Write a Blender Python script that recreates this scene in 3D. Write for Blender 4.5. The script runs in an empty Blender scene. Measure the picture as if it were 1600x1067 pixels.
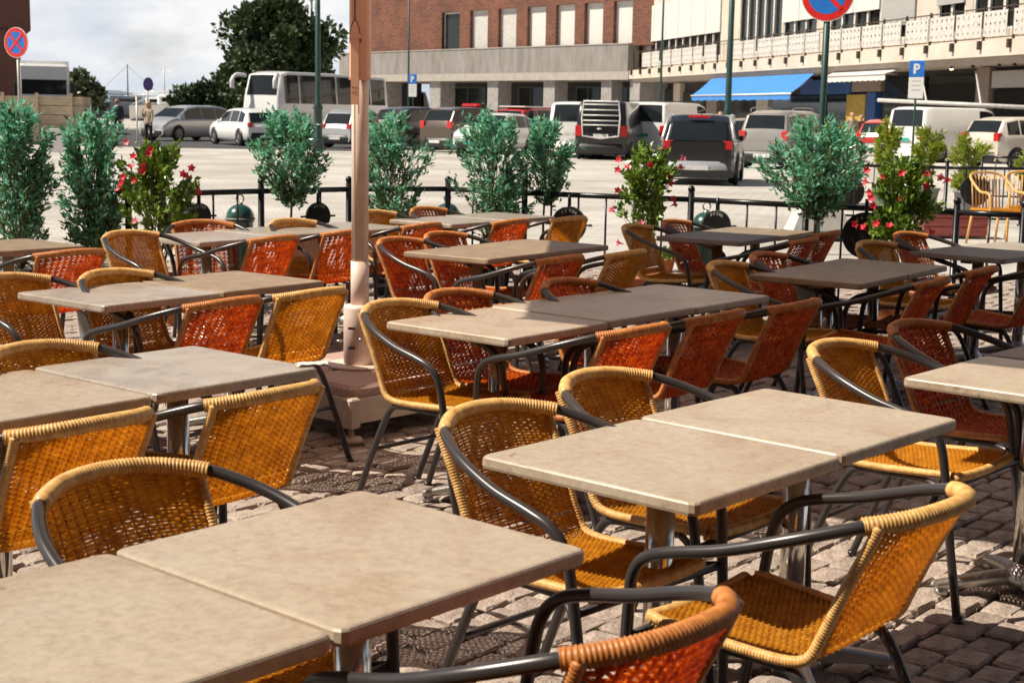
import bpy, math, random
import numpy as np
from mathutils import Vector, Matrix
R = math.radians
rnd = random.Random(7)
# ---------------------------------------------------------------- camera, sky, sun, exposure
FPX, PITCH, ROLL, CAMH = 2308.0, 0.15435, 0.017625, 1.561
scene = bpy.context.scene
C = scene.collection
cam_data = bpy.data.cameras.new('camera'); cam = bpy.data.objects.new('camera', cam_data); C.objects.link(cam)
cam_data.sensor_width = 36.0; cam_data.lens = 36.0*FPX/1600.0; cam_data.clip_start = .05; cam_data.clip_end = 2500
_f = Vector((0, math.cos(PITCH), -math.sin(PITCH))); _r = Vector((1, 0, 0)); _u = Vector((0, math.sin(PITCH), math.cos(PITCH)))
_r2 = _r*math.cos(ROLL)+_u*math.sin(ROLL); _u2 = _u*math.cos(ROLL)-_r*math.sin(ROLL)
cam.matrix_world = Matrix(((_r2.x, _u2.x, -_f.x, 0), (_r2.y, _u2.y, -_f.y, 0), (_r2.z, _u2.z, -_f.z, CAMH), (0, 0, 0, 1)))
cam_data.dof.use_dof = True; cam_data.dof.focus_distance = 5.6; cam_data.dof.aperture_fstop = 10
scene.camera = cam
SUN_EL, SUN_DIR = R(50), (-.990, -.141)            # towards the sun: from the left of the picture
w = bpy.data.worlds.new('World'); scene.world = w; w.use_nodes = True
nt = w.node_tree; nt.nodes.clear()
out = nt.nodes.new('ShaderNodeOutputWorld'); bg = nt.nodes.new('ShaderNodeBackground')
sky = nt.nodes.new('ShaderNodeTexSky'); sky.sky_type = 'NISHITA'; sky.sun_disc = False
sky.sun_elevation = SUN_EL; sky.sun_rotation = math.atan2(SUN_DIR[0], SUN_DIR[1]); sky.air_density = 1.0; sky.dust_density = .6
tc = nt.nodes.new('ShaderNodeTexCoord'); mp = nt.nodes.new('ShaderNodeMapping'); mp.inputs['Scale'].default_value = (3.2, 3.2, 9.0)
nz = nt.nodes.new('ShaderNodeTexNoise'); nz.inputs['Scale'].default_value = 1.6; nz.inputs['Detail'].default_value = 7; nz.inputs['Roughness'].default_value = .55
cr = nt.nodes.new('ShaderNodeValToRGB'); cr.color_ramp.elements[0].position = .48; cr.color_ramp.elements[1].position = .80
mx = nt.nodes.new('ShaderNodeMix'); mx.data_type = 'RGBA'
nt.links.new(tc.outputs['Generated'], mp.inputs['Vector']); nt.links.new(mp.outputs[0], nz.inputs['Vector'])
sep = nt.nodes.new('ShaderNodeSeparateXYZ'); nt.links.new(tc.outputs['Generated'], sep.inputs[0])   # broken cloud closes up towards the horizon
hz = nt.nodes.new('ShaderNodeMapRange'); hz.inputs[1].default_value = 0; hz.inputs[2].default_value = .45; hz.inputs[3].default_value = .44; hz.inputs[4].default_value = -.06; nt.links.new(sep.outputs[2], hz.inputs[0])
ad_ = nt.nodes.new('ShaderNodeMath'); nt.links.new(nz.outputs['Fac'], ad_.inputs[0]); nt.links.new(hz.outputs[0], ad_.inputs[1])
nt.links.new(ad_.outputs[0], cr.inputs[0]); nt.links.new(cr.outputs[0], mx.inputs[0])
nt.links.new(sky.outputs[0], mx.inputs[6]); n3 = nt.nodes.new('ShaderNodeTexNoise'); n3.inputs['Scale'].default_value = 2.6; n3.inputs['Detail'].default_value = 5; nt.links.new(mp.outputs[0], n3.inputs['Vector'])
c3 = nt.nodes.new('ShaderNodeValToRGB'); c3.color_ramp.elements[0].position = .36; c3.color_ramp.elements[1].position = .60; c3.color_ramp.elements[0].color = (.64, .71, .82, 1); c3.color_ramp.elements[1].color = (1, 1, 1, 1); nt.links.new(n3.outputs['Fac'], c3.inputs[0])
cm = nt.nodes.new('ShaderNodeVectorMath'); cm.operation = 'SCALE'; cm.inputs['Scale'].default_value = 18.0; nt.links.new(c3.outputs[0], cm.inputs[0]); nt.links.new(cm.outputs[0], mx.inputs[7])
nt.links.new(mx.outputs[2], bg.inputs[0]); bg.inputs[1].default_value = .040
nt.links.new(bg.outputs[0], out.inputs[0])
sd = bpy.data.lights.new('sun', 'SUN'); so = bpy.data.objects.new('sun', sd); C.objects.link(so)
sd.energy = 5.0; sd.angle = R(.55); sd.color = (1.0, .91, .76)
_s = Vector((SUN_DIR[0]*math.cos(SUN_EL), SUN_DIR[1]*math.cos(SUN_EL), math.sin(SUN_EL)))
so.rotation_euler = _s.to_track_quat('Z', 'Y').to_euler(); so.location = (-20, 0, 30)
vs = scene.view_settings; vs.view_transform = 'Standard'; vs.look = 'None'; vs.gamma = 1; vs.exposure = .42
scene.cycles.max_bounces = 6; scene.cycles.diffuse_bounces = 3; scene.cycles.glossy_bounces = 3; scene.cycles.transparent_max_bounces = 6
scene.cycles.caustics_reflective = False; scene.cycles.caustics_refractive = False
scene.cycles.use_denoising = True; scene.cycles.sample_clamp_indirect = 6
try: scene.cycles.denoiser = 'OPENIMAGEDENOISE'
except Exception: pass

def G(px, py, z=0.0):
    """world point at height z seen at photograph pixel (px, py)"""
    u = (px-800)/FPX; v = (py-533.5)/FPX
    c, s = math.cos(ROLL), math.sin(ROLL); u, v = u*c+v*s, -u*s+v*c
    c, s = math.cos(PITCH), math.sin(PITCH)
    dx, dy, dz = u, c-v*s, -s-v*c; t = (z-CAMH)/dz
    return Vector((dx*t, dy*t, z))
def GD(px, py, Y):
    """world point at depth Y (metres along +Y) seen at photograph pixel (px, py)"""
    u = (px-800)/FPX; v = (py-533.5)/FPX
    c, s = math.cos(ROLL), math.sin(ROLL); u, v = u*c+v*s, -u*s+v*c
    c, s = math.cos(PITCH), math.sin(PITCH)
    dx, dy, dz = u, c-v*s, -s-v*c; t = Y/dy
    return Vector((dx*t, Y, CAMH+dz*t))

# ---------------------------------------------------------------- materials
M = {}
def mk(name, col, rough=.5, metal=0.0, var=.15, scale=6.0, bump=0.0, bscale=None, col2=None, spec=.5, coat=0, rand=0.0, detail=4, transl=0.0, coords='Object', stretch=None, tgamma=1.0):
    m = bpy.data.materials.new(name); m.use_nodes = True; t = m.node_tree; b = t.nodes['Principled BSDF']
    L = t.links.new
    b.inputs['Roughness'].default_value = rough; b.inputs['Metallic'].default_value = metal
    b.inputs['Specular IOR Level'].default_value = spec
    if coat: b.inputs['Coat Weight'].default_value = coat; b.inputs['Coat Roughness'].default_value = .05
    co = t.nodes.new('ShaderNodeTexCoord'); vec = co.outputs[coords]
    if stretch:
        mpn = t.nodes.new('ShaderNodeMapping'); mpn.inputs['Scale'].default_value = stretch; L(vec, mpn.inputs[0]); vec = mpn.outputs[0]
    n = t.nodes.new('ShaderNodeTexNoise'); n.inputs['Scale'].default_value = scale; n.inputs['Detail'].default_value = detail; n.inputs['Roughness'].default_value = .6
    L(vec, n.inputs['Vector'])
    c2 = col2 or tuple(min(1, max(0, c*(1-2*var))) for c in col)
    r = t.nodes.new('ShaderNodeValToRGB'); r.color_ramp.elements[0].position = .32; r.color_ramp.elements[1].position = .68
    r.color_ramp.elements[0].color = (*c2, 1); r.color_ramp.elements[1].color = (*col, 1)
    L(n.outputs['Fac'], r.inputs[0]); csock = r.outputs[0]
    if rand:
        oi = t.nodes.new('ShaderNodeObjectInfo'); mr = t.nodes.new('ShaderNodeMapRange'); mr.inputs[3].default_value = 1-rand; mr.inputs[4].default_value = 1+rand
        hs = t.nodes.new('ShaderNodeHueSaturation'); L(oi.outputs['Random'], mr.inputs[0]); L(mr.outputs[0], hs.inputs['Value']); L(csock, hs.inputs['Color']); csock = hs.outputs[0]
    L(csock, b.inputs['Base Color'])
    if bump:
        n2 = t.nodes.new('ShaderNodeTexNoise'); n2.inputs['Scale'].default_value = bscale or scale*4; n2.inputs['Detail'].default_value = 5; L(vec, n2.inputs['Vector'])
        bp = t.nodes.new('ShaderNodeBump'); bp.inputs['Strength'].default_value = bump; bp.inputs['Distance'].default_value = .01; L(n2.outputs['Fac'], bp.inputs['Height']); L(bp.outputs[0], b.inputs['Normal'])
    if transl:
        o = t.nodes['Material Output']; tr = t.nodes.new('ShaderNodeBsdfTranslucent'); gm = t.nodes.new('ShaderNodeGamma'); gm.inputs[1].default_value = tgamma; L(csock, gm.inputs[0]); L(gm.outputs[0], tr.inputs[0]); ms = t.nodes.new('ShaderNodeMixShader'); ms.inputs[0].default_value = transl
        L(b.outputs[0], ms.inputs[1]); L(tr.outputs[0], ms.inputs[2]); L(ms.outputs[0], o.inputs[0])
    M[name] = m; return m
def emis(name, col, st):
    m = mk(name, col); b = m.node_tree.nodes['Principled BSDF']; b.inputs['Emission Color'].default_value = (*col, 1); b.inputs['Emission Strength'].default_value = st; return m
def glass(name, col, rough=.04):
    return mk(name, col, rough, 0, .1, 2, spec=.42)

# ---------------------------------------------------------------- mesh helpers
class MB:
    def __init__(s): s.v = []; s.f = []; s.mi = []; s.sm = []
    def add(s, vs, fs, mi=0, smooth=False):
        b = len(s.v); s.v += [tuple(p) for p in vs]; s.f += [tuple(i+b for i in f) for f in fs]; s.mi += [mi]*len(fs); s.sm += [smooth]*len(fs); return s
    def box(s, x0, x1, y0, y1, z0, z1, mi=0, taper=None):
        p = [(x0, y0, z0), (x1, y0, z0), (x1, y1, z0), (x0, y1, z0), (x0, y0, z1), (x1, y0, z1), (x1, y1, z1), (x0, y1, z1)]
        return s.add(p, [(0, 3, 2, 1), (4, 5, 6, 7), (0, 1, 5, 4), (1, 2, 6, 5), (2, 3, 7, 6), (3, 0, 4, 7)], mi)
    def obox(s, c, ex, ey, ez, hx, hy, hz, mi=0):
        c = Vector(c); p = []
        for sz in (-1, 1):
            for sx, sy in ((-1, -1), (1, -1), (1, 1), (-1, 1)): p.append(c+ex*(hx*sx)+ey*(hy*sy)+ez*(hz*sz))
        return s.add(p, [(0, 3, 2, 1), (4, 5, 6, 7), (0, 1, 5, 4), (1, 2, 6, 5), (2, 3, 7, 6), (3, 0, 4, 7)], mi)
    def bbox(s, x0, x1, y0, y1, z0, z1, b=.01, mi=0):
        """box with chamfered vertical edges and top/bottom rims"""
        def ring(x0, x1, y0, y1, z, c): return [(x0+c, y0, z), (x1-c, y0, z), (x1, y0+c, z), (x1, y1-c, z), (x1-c, y1, z), (x0+c, y1, z), (x0, y1-c, z), (x0, y0+c, z)]
        rs = [ring(x0+b, x1-b, y0+b, y1-b, z0, b), ring(x0, x1, y0, y1, z0+b, b), ring(x0, x1, y0, y1, z1-b, b), ring(x0+b, x1-b, y0+b, y1-b, z1, b)]
        vs = sum(rs, []); fs = [tuple(range(7, -1, -1)), tuple(range(24, 32))]
        for k in range(3):
            for i in range(8): j = (i+1) % 8; fs.append((k*8+i, k*8+j, k*8+8+j, k*8+8+i))
        return s.add(vs, fs, mi)
    def tube(s, pts, r, n=8, mi=0, cap=True, smooth=True, closed=False):
        pts = [Vector(p) for p in pts]; m = len(pts); rr = r if hasattr(r, '__len__') else [r]*m
        vs = []; prev = None
        for i, p in enumerate(pts):
            a = pts[(i-1) % m] if (i > 0 or closed) else p; b = pts[(i+1) % m] if (i < m-1 or closed) else p
            t = (b-a).normalized() if (b-a).length > 1e-9 else Vector((0, 0, 1))
            if prev is None:
                ref = Vector((0, 0, 1)) if abs(t.z) < .9 else Vector((1, 0, 0)); nx = t.cross(ref).normalized()
            else:
                nx = (prev-t*prev.dot(t)); nx = nx.normalized() if nx.length > 1e-6 else t.orthogonal().normalized()
            prev = nx; ny = t.cross(nx)
            for k in range(n):
                a = 2*math.pi*k/n; vs.append(p+nx*(math.cos(a)*rr[i])+ny*(math.sin(a)*rr[i]))
        fs = []
        for i in range(m if closed else m-1):
            for k in range(n):
                j = (k+1) % n; i2 = (i+1) % m; fs.append((i*n+k, i*n+j, i2*n+j, i2*n+k))
        if cap and not closed: fs.append(tuple(range(n-1, -1, -1))); fs.append(tuple((m-1)*n+k for k in range(n)))
        return s.add(vs, fs, mi, smooth)
    def lathe(s, prof, c=(0, 0, 0), n=20, mi=0, smooth=True, cap=True):
        vs = []; fs = []
        for r, z in prof:
            for k in range(n): a = 2*math.pi*k/n; vs.append((c[0]+r*math.cos(a), c[1]+r*math.sin(a), c[2]+z))
        for i in range(len(prof)-1):
            for k in range(n): j = (k+1) % n; fs.append((i*n+k, i*n+j, (i+1)*n+j, (i+1)*n+k))
        if cap: fs.append(tuple(range(n-1, -1, -1))); fs.append(tuple((len(prof)-1)*n+k for k in range(n)))
        return s.add(vs, fs, mi, smooth)
    def grid(s, P, mi=0, smooth=True, flip=False):
        a = len(P); b = len(P[0]); vs = [p for row in P for p in row]; fs = []
        for i in range(a-1):
            for j in range(b-1):
                q = (i*b+j, i*b+j+1, (i+1)*b+j+1, (i+1)*b+j); fs.append(q[::-1] if flip else q)
        return s.add(vs, fs, mi, smooth)
    def disc(s, c, ex, ey, r, n=20, mi=0):
        c = Vector(c); return s.add([c+ex*(r*math.cos(2*math.pi*k/n))+ey*(r*math.sin(2*math.pi*k/n)) for k in range(n)], [tuple(range(n))], mi)
    def cyl(s, a, b, r, n=16, mi=0): return s.tube([a, b], r, n, mi)
    def mesh(s, name):
        me = bpy.data.meshes.new(name); me.from_pydata(s.v, [], s.f); me.polygons.foreach_set('material_index', s.mi); me.polygons.foreach_set('use_smooth', s.sm); me.update(); return me
    def build(s, name, mats, parent=None, loc=None):
        me = s.mesh(name)
        for mm in (mats if isinstance(mats, (list, tuple)) else [mats]): me.materials.append(M[mm])
        o = bpy.data.objects.new(name, me); C.objects.link(o)
        if parent: o.parent = parent
        if loc: o.location = loc
        return o
def empty(name, loc=(0, 0, 0), rz=0.0):
    o = bpy.data.objects.new(name, None); o.empty_display_size = .1; C.objects.link(o); o.location = loc; o.rotation_euler = (0, 0, rz); return o
def tag(o, label=None, cat=None, group=None, kind=None):
    if label: o['label'] = label
    if cat: o['category'] = cat
    if group: o['group'] = group
    if kind: o['kind'] = kind
    return o
def thing(name, label, cat, loc=(0, 0, 0), rz=0.0, group=None): return tag(empty(name, loc, rz), label, cat, group)
def inst(name, mesh, parent=None, loc=None, rz=0, mats=None):
    o = bpy.data.objects.new(name, mesh); C.objects.link(o)
    if parent: o.parent = parent
    if loc: o.location = loc
    if rz: o.rotation_euler = (0, 0, rz)
    if mats:
        for i, mm in enumerate(mats): o.material_slots[i].link = 'OBJECT'; o.material_slots[i].material = M[mm]
    return o
def copy_tree(o, parent=None):
    c = o.copy(); C.objects.link(c); c.parent = parent
    for ch in o.children: copy_tree(ch, c)
    return c
def spline(pts, n=8):
    P = [Vector(p) for p in pts]; P = [P[0]*2-P[1]]+P+[P[-1]*2-P[-2]]; o = []
    for i in range(1, len(P)-2):
        a, b, c, d = P[i-1:i+3]
        for k in range(n):
            t = k/n; o.append(.5*((2*b)+(c-a)*t+(2*a-5*b+4*c-d)*t*t+(3*b-a-3*c+d)*t**3))
    o.append(P[-2]); return o
def lerp(a, b, t): return a+(b-a)*t
def interp(x, xs, ys): return float(np.interp(x, xs, ys))
UX, UY, UZ = Vector((1, 0, 0)), Vector((0, 1, 0)), Vector((0, 0, 1))

mk('sett', (.47, .39, .33), .75, 0, .2, 16, .9, 70, col2=(.26, .195, .165), rand=.18)
mk('sett_far', (.47, .39, .33), .8, 0, .2, 6, .8, 70, col2=(.29, .22, .185))
mk('joint_sand', (.055, .042, .034), .95, 0, .3, 30, .5)
mk('asphalt', (.075, .075, .08), .85, 0, .2, 3, .3, 60)
mk('paint_white', (.78, .77, .74), .6, 0, .06, 5)
def top_mat(name, c1, c2, c3, sc, rough):
    m = mk(name, c2, rough); t = m.node_tree; b = t.nodes['Principled BSDF']; L = t.links.new
    co = t.nodes.new('ShaderNodeTexCoord'); oi = t.nodes.new('ShaderNodeObjectInfo'); mu = t.nodes.new('ShaderNodeVectorMath'); mu.operation = 'ADD'
    sc_ = t.nodes.new('ShaderNodeMath'); sc_.operation = 'MULTIPLY'; sc_.inputs[1].default_value = 40; L(oi.outputs['Random'], sc_.inputs[0]); L(co.outputs['Object'], mu.inputs[0]); L(sc_.outputs[0], mu.inputs[1]); vec = mu.outputs[0]
    def noise(scale, detail, dist=0.0, rg=.6):
        n = t.nodes.new('ShaderNodeTexNoise'); n.inputs['Scale'].default_value = scale; n.inputs['Detail'].default_value = detail; n.inputs['Distortion'].default_value = dist; n.inputs['Roughness'].default_value = rg; L(vec, n.inputs['Vector']); return n.outputs['Fac']
    def ramp(f, stops):
        r = t.nodes.new('ShaderNodeValToRGB'); e = r.color_ramp.elements
        while len(e) < len(stops): e.new(.5)
        for k, (p, c) in enumerate(stops): e[k].position = p; e[k].color = (*c, 1)
        L(f, r.inputs[0]); return r.outputs[0]
    def mul(a, c, f=1.0):
        x = t.nodes.new('ShaderNodeMix'); x.data_type = 'RGBA'; x.blend_type = 'MULTIPLY'; x.inputs[0].default_value = f; L(a, x.inputs[6]); L(c, x.inputs[7]); return x.outputs[2]
    base = ramp(noise(sc, 12, .9, .68), [(.34, c1), (.48, c2), (.64, c3)])
    fine = ramp(noise(sc*16, 8, .4, .75), [(.36, (.82, .79, .76)), (.58, (1.05, 1.05, 1.05))])
    marks = ramp(noise(sc*2.2, 4, 2.5, .75), [(.27, (.55, .47, .42)), (.36, (1, 1, 1))])
    L(mul(mul(base, fine), marks), b.inputs['Base Color'])
    rr = t.nodes.new('ShaderNodeMapRange'); rr.inputs[3].default_value = rough-.07; rr.inputs[4].default_value = rough+.14; L(noise(sc*3, 5), rr.inputs[0]); L(rr.outputs[0], b.inputs['Roughness'])
    bp = t.nodes.new('ShaderNodeBump'); bp.inputs['Strength'].default_value = .06; bp.inputs['Distance'].default_value = .004; L(noise(sc*14, 4), bp.inputs['Height']); L(bp.outputs[0], b.inputs['Normal'])
top_mat('top_beige', (.355, .26, .185), (.425, .34, .252), (.455, .385, .30), 2.4, .36)
top_mat('top_grey', (.29, .235, .185), (.375, .32, .265), (.43, .38, .325), 5.0, .30)
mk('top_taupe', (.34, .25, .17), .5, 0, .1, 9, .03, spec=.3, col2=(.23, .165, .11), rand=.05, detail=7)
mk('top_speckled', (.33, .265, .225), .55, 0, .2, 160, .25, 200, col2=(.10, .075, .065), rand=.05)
mk('chrome', (.72, .69, .63), .16, 1, .08, 3)
mk('cast_alu', (.55, .54, .52), .42, 1, .08, 20, .1)
mk('frame_grey', (.07, .062, .062), .30, .45, .1, 12)
mk('rattan_yellow', (.92, .50, .05), .38, 0, .12, 30, transl=.68, tgamma=.72, col2=(.62, .27, .022), rand=.07)
mk('wrap_tan', (.80, .50, .18), .45, 0, .1, 40, col2=(.52, .255, .07), rand=.06)
mk('rattan_red', (.94, .28, .028), .38, 0, .12, 30, transl=.62, tgamma=.8, col2=(.52, .065, .009), rand=.08)
mk('wrap_orange', (.62, .24, .06), .45, 0, .1, 40, col2=(.36, .11, .022), rand=.06)
mk('apron_wood', (.45, .33, .19), .6, 0, .2, 12, stretch=(1, 8, 8))
mk('salmon_paint', (.88, .50, .36), .5, 0, .06, 5)
mk('pink_white', (.80, .64, .56), .5, 0, .08, 9, col2=(.68, .51, .43))
mk('granite_pink', (.56, .38, .32), .6, 0, .3, 120, .2, 200, col2=(.36, .22, .185))
mk('frame_cream', (.66, .53, .44), .6, 0, .15, 6)
mk('canvas', (.92, .72, .60), .85, 0, .05, 3, transl=.45)
mk('iron_black', (.018, .017, .02), .32, .3, .2, 14, .05)
mk('bollard_green', (.02, .085, .065), .28, 0, .2, 8, coat=.3)
mk('bollard_rim', (.22, .24, .22), .5, 0, .2, 8)
mk('plastic_black', (.02, .02, .022), .45, 0, .2, 8)
mk('terracotta', (.48, .14, .05), .6, 0, .15, 8)
mk('pot_grey', (.28, .29, .30), .6, 0, .15, 8)
mk('soil', (.04, .028, .02), .95, 0, .2, 30, .5)
mk('bark', (.13, .085, .055), .85, 0, .3, 25, .5, stretch=(1, 1, .2))
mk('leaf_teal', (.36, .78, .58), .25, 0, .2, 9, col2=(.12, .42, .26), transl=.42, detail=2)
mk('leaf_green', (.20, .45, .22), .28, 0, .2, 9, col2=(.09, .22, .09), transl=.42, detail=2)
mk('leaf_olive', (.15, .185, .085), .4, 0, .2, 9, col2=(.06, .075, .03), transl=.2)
mk('leaf_vine', (.26, .38, .045), .32, 0, .2, 9, col2=(.06, .15, .02), transl=.2)
mk('leaf_conifer', (.40, .46, .05), .5, 0, .2, 5, col2=(.20, .28, .03), transl=.3)
mk('leaf_dark', (.085, .135, .04), .45, 0, .3, .5, col2=(.018, .036, .013), transl=.12)
mk('petal_red', (.78, .035, .06), .5, 0, .1, 20, transl=.25)
mk('petal_pink', (.85, .22, .27), .5, 0, .1, 20, transl=.25)
mk('tyre', (.018, .018, .019), .8); mk('rim_metal', (.42, .42, .43), .3, .9)
glass('car_glass', (.018, .022, .025)); glass('shop_glass', (.02, .024, .022), .06)
mk('head_lens', (.7, .72, .74), .1, .3); mk('tail_red', (.62, .02, .02), .2, coat=.5); mk('plate_white', (.75, .75, .73), .5); mk('plate_teal', (.03, .45, .36), .5)
# ---------------------------------------------------------------- ground
def plaza_material():
    m = mk('plaza', (.62, .56, .48), .8); t = m.node_tree; b = t.nodes['Principled BSDF']; L = t.links.new
    co = t.nodes.new('ShaderNodeTexCoord'); mp_ = t.nodes.new('ShaderNodeMapping'); mp_.inputs['Rotation'].default_value = (0, 0, R(-30)); L(co.outputs['Object'], mp_.inputs[0])
    br = t.nodes.new('ShaderNodeTexBrick'); br.inputs['Scale'].default_value = 1.0; br.inputs['Brick Width'].default_value = .30; br.inputs['Row Height'].default_value = .16; br.inputs['Mortar Size'].default_value = .012
    br.inputs['Color1'].default_value = (.63, .60, .56, 1); br.inputs['Color2'].default_value = (.54, .51, .47, 1); br.inputs['Mortar'].default_value = (.40, .375, .345, 1)
    L(mp_.outputs[0], br.inputs['Vector'])
    n = t.nodes.new('ShaderNodeTexNoise'); n.inputs['Scale'].default_value = .35; n.inputs['Detail'].default_value = 6; L(co.outputs['Object'], n.inputs['Vector'])
    r = t.nodes.new('ShaderNodeValToRGB'); r.color_ramp.elements[0].position = .35; r.color_ramp.elements[0].color = (.72, .69, .66, 1); r.color_ramp.elements[1].position = .65; r.color_ramp.elements[1].color = (1, 1, 1, 1)
    L(n.outputs['Fac'], r.inputs[0]); mx_ = t.nodes.new('ShaderNodeMix'); mx_.data_type = 'RGBA'; mx_.blend_type = 'MULTIPLY'; mx_.inputs[0].default_value = 1
    L(br.outputs[0], mx_.inputs[6]); L(r.outputs[0], mx_.inputs[7]); L(mx_.outputs[2], b.inputs['Base Color'])
plaza_material()
ground = MB().grid([[(-400, -30, -.03), (400, -30, -.03)], [(-400, 900, -.03), (400, 900, -.03)]], flip=False).build('ground', 'plaza'); tag(ground, kind='structure')
road = MB().add([(-120, 57.5, -.024), (-24, 57.5, -.024), (-6.3, 56.0, -.024), (-2.0, 72, -.024), (-20, 96, -.024), (-120, 110, -.024)], [(0, 1, 2, 3, 4, 5)]).build('road', 'asphalt'); tag(road, kind='structure')
pav = MB().box(-9, 11, -1, 15.2, -.06, -.020).build('pavement', 'joint_sand'); tag(pav, kind='structure')
UA = R(50); E_U = Vector((math.cos(UA), math.sin(UA), 0)); E_V = Vector((math.cos(UA-math.pi/2), math.sin(UA-math.pi/2), 0))
OCT = [(.5, .36), (.42, .5), (-.42, .5), (-.5, .36), (-.5, -.36), (-.42, -.5), (.42, -.5), (.5, -.36)]
def sett_mesh(seed, lx, ly):
    r = random.Random(seed); b = MB(); v = []
    def ring(s, z, jit):
        o = []
        for a in range(8):
            x, y = OCT[a]
            o.append((x*lx*s+r.uniform(-jit, jit), y*ly*s+r.uniform(-jit, jit), z+r.uniform(-jit, jit)*.6))
        return o
    v = ring(1.0, -.045, .002)+ring(1.0, -.008, .0035)+ring(.88, .001, .003)+ring(.45, .002, .0035)+[(r.uniform(-.01, .01), 0, .004+r.uniform(-.003, .003))]
    f = []
    for k in range(3):
        for i in range(8): j = (i+1) % 8; f.append((k*8+i, k*8+j, k*8+8+j, k*8+8+i))
    for i in range(8): f.append((24+i, 24+(i+1) % 8, 32))
    b.add(v, f, 0, False); return b
SX, SY = .150, .115
variants = [sett_mesh(s, SX-.010, SY-.010) for s in range(14)]
vmesh = []
for k, b_ in enumerate(variants):
    me = b_.mesh('sett'); me.materials.append(M['sett']); vmesh.append(me)
VA = [np.array(b_.v) for b_ in variants]; FA = [b_.f for b_ in variants]
cells = []
for j in range(-115, 116):
    off = (.5 if j % 2 else 0)+rnd.uniform(-.12, .12); wob = rnd.uniform(-.006, .006)
    for i in range(-10, 115):
        p = E_U*((i+off)*SX)+E_V*(j*SY+wob+.02*math.sin(i*.21+j*.05)); x, y = p.x, p.y
        if y < 2.3 or y > 15.05: continue
        if abs(x) > .37*y+.9 or x > 10.8 or x < -8.8: continue
        cells.append((x, y, rnd.randrange(14), rnd.uniform(-.05, .05)+(math.pi if rnd.random() < .5 else 0), rnd.uniform(-.009, .006)))
VIS = [(560, 690, 720, 790), (850, 800, 1040, 1000), (600, 880, 900, 1067), (1240, 760, 1600, 1067), (1180, 720, 1300, 900), (480, 660, 700, 770), (1050, 960, 1250, 1067)]
def to_px(p):
    X, Y, Z = p[0], p[1], p[2]-CAMH; c, s = math.cos(PITCH), math.sin(PITCH); zc = Y*c-Z*s; yc = -(Y*s+Z*c); u, v = FPX*X/zc, FPX*yc/zc
    c, s = math.cos(ROLL), math.sin(ROLL); return 800+u*c-v*s, 533.5+u*s+v*c
near = []; rest = []
for c_ in sorted(cells, key=lambda c: c[1]):
    q = to_px((c_[0], c_[1], 0))
    if len(near) < 300 and any(a <= q[0] <= c2 and b2 <= q[1] <= d for a, b2, c2, d in VIS): near.append(c_)
    else: rest.append(c_)
for x, y, k, a, dz in near:
    inst('sett', vmesh[k], pav, (x, y, dz), UA+a)
vs_, fs_, base = [], [], 0
for x, y, k, a, dz in rest:
    ca, sa = math.cos(UA+a), math.sin(UA+a); V = VA[k]
    vs_.append(np.column_stack((V[:, 0]*ca-V[:, 1]*sa+x, V[:, 0]*sa+V[:, 1]*ca+y, V[:, 2]+dz)))
    fs_ += [tuple(i+base for i in f) for f in FA[k]]; base += len(V)
me = bpy.data.meshes.new('setts'); me.from_pydata(np.concatenate(vs_).tolist(), [], fs_); me.materials.append(M['sett_far'])
o = bpy.data.objects.new('setts', me); C.objects.link(o); o.parent = pav; tag(o, kind='stuff')
# weeds in the joints
wb = MB()
for k in range(420):
    c_ = rnd.choice(cells); p = Vector((c_[0], c_[1], -.012))+E_U*(SX*.5)+E_V*(rnd.choice((-.5, .5))*SY)
    for q in range(4):
        a = rnd.uniform(0, 6.28); d = Vector((math.cos(a), math.sin(a), 0)); h = rnd.uniform(.006, .022); n_ = Vector((-d.y, d.x, 0))*.004
        wb.add([p-n_, p+n_, p+d*.012+UZ*h], [(0, 1, 2)])
tag(wb.build('weeds', 'leaf_vine', pav), kind='stuff')

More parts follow.
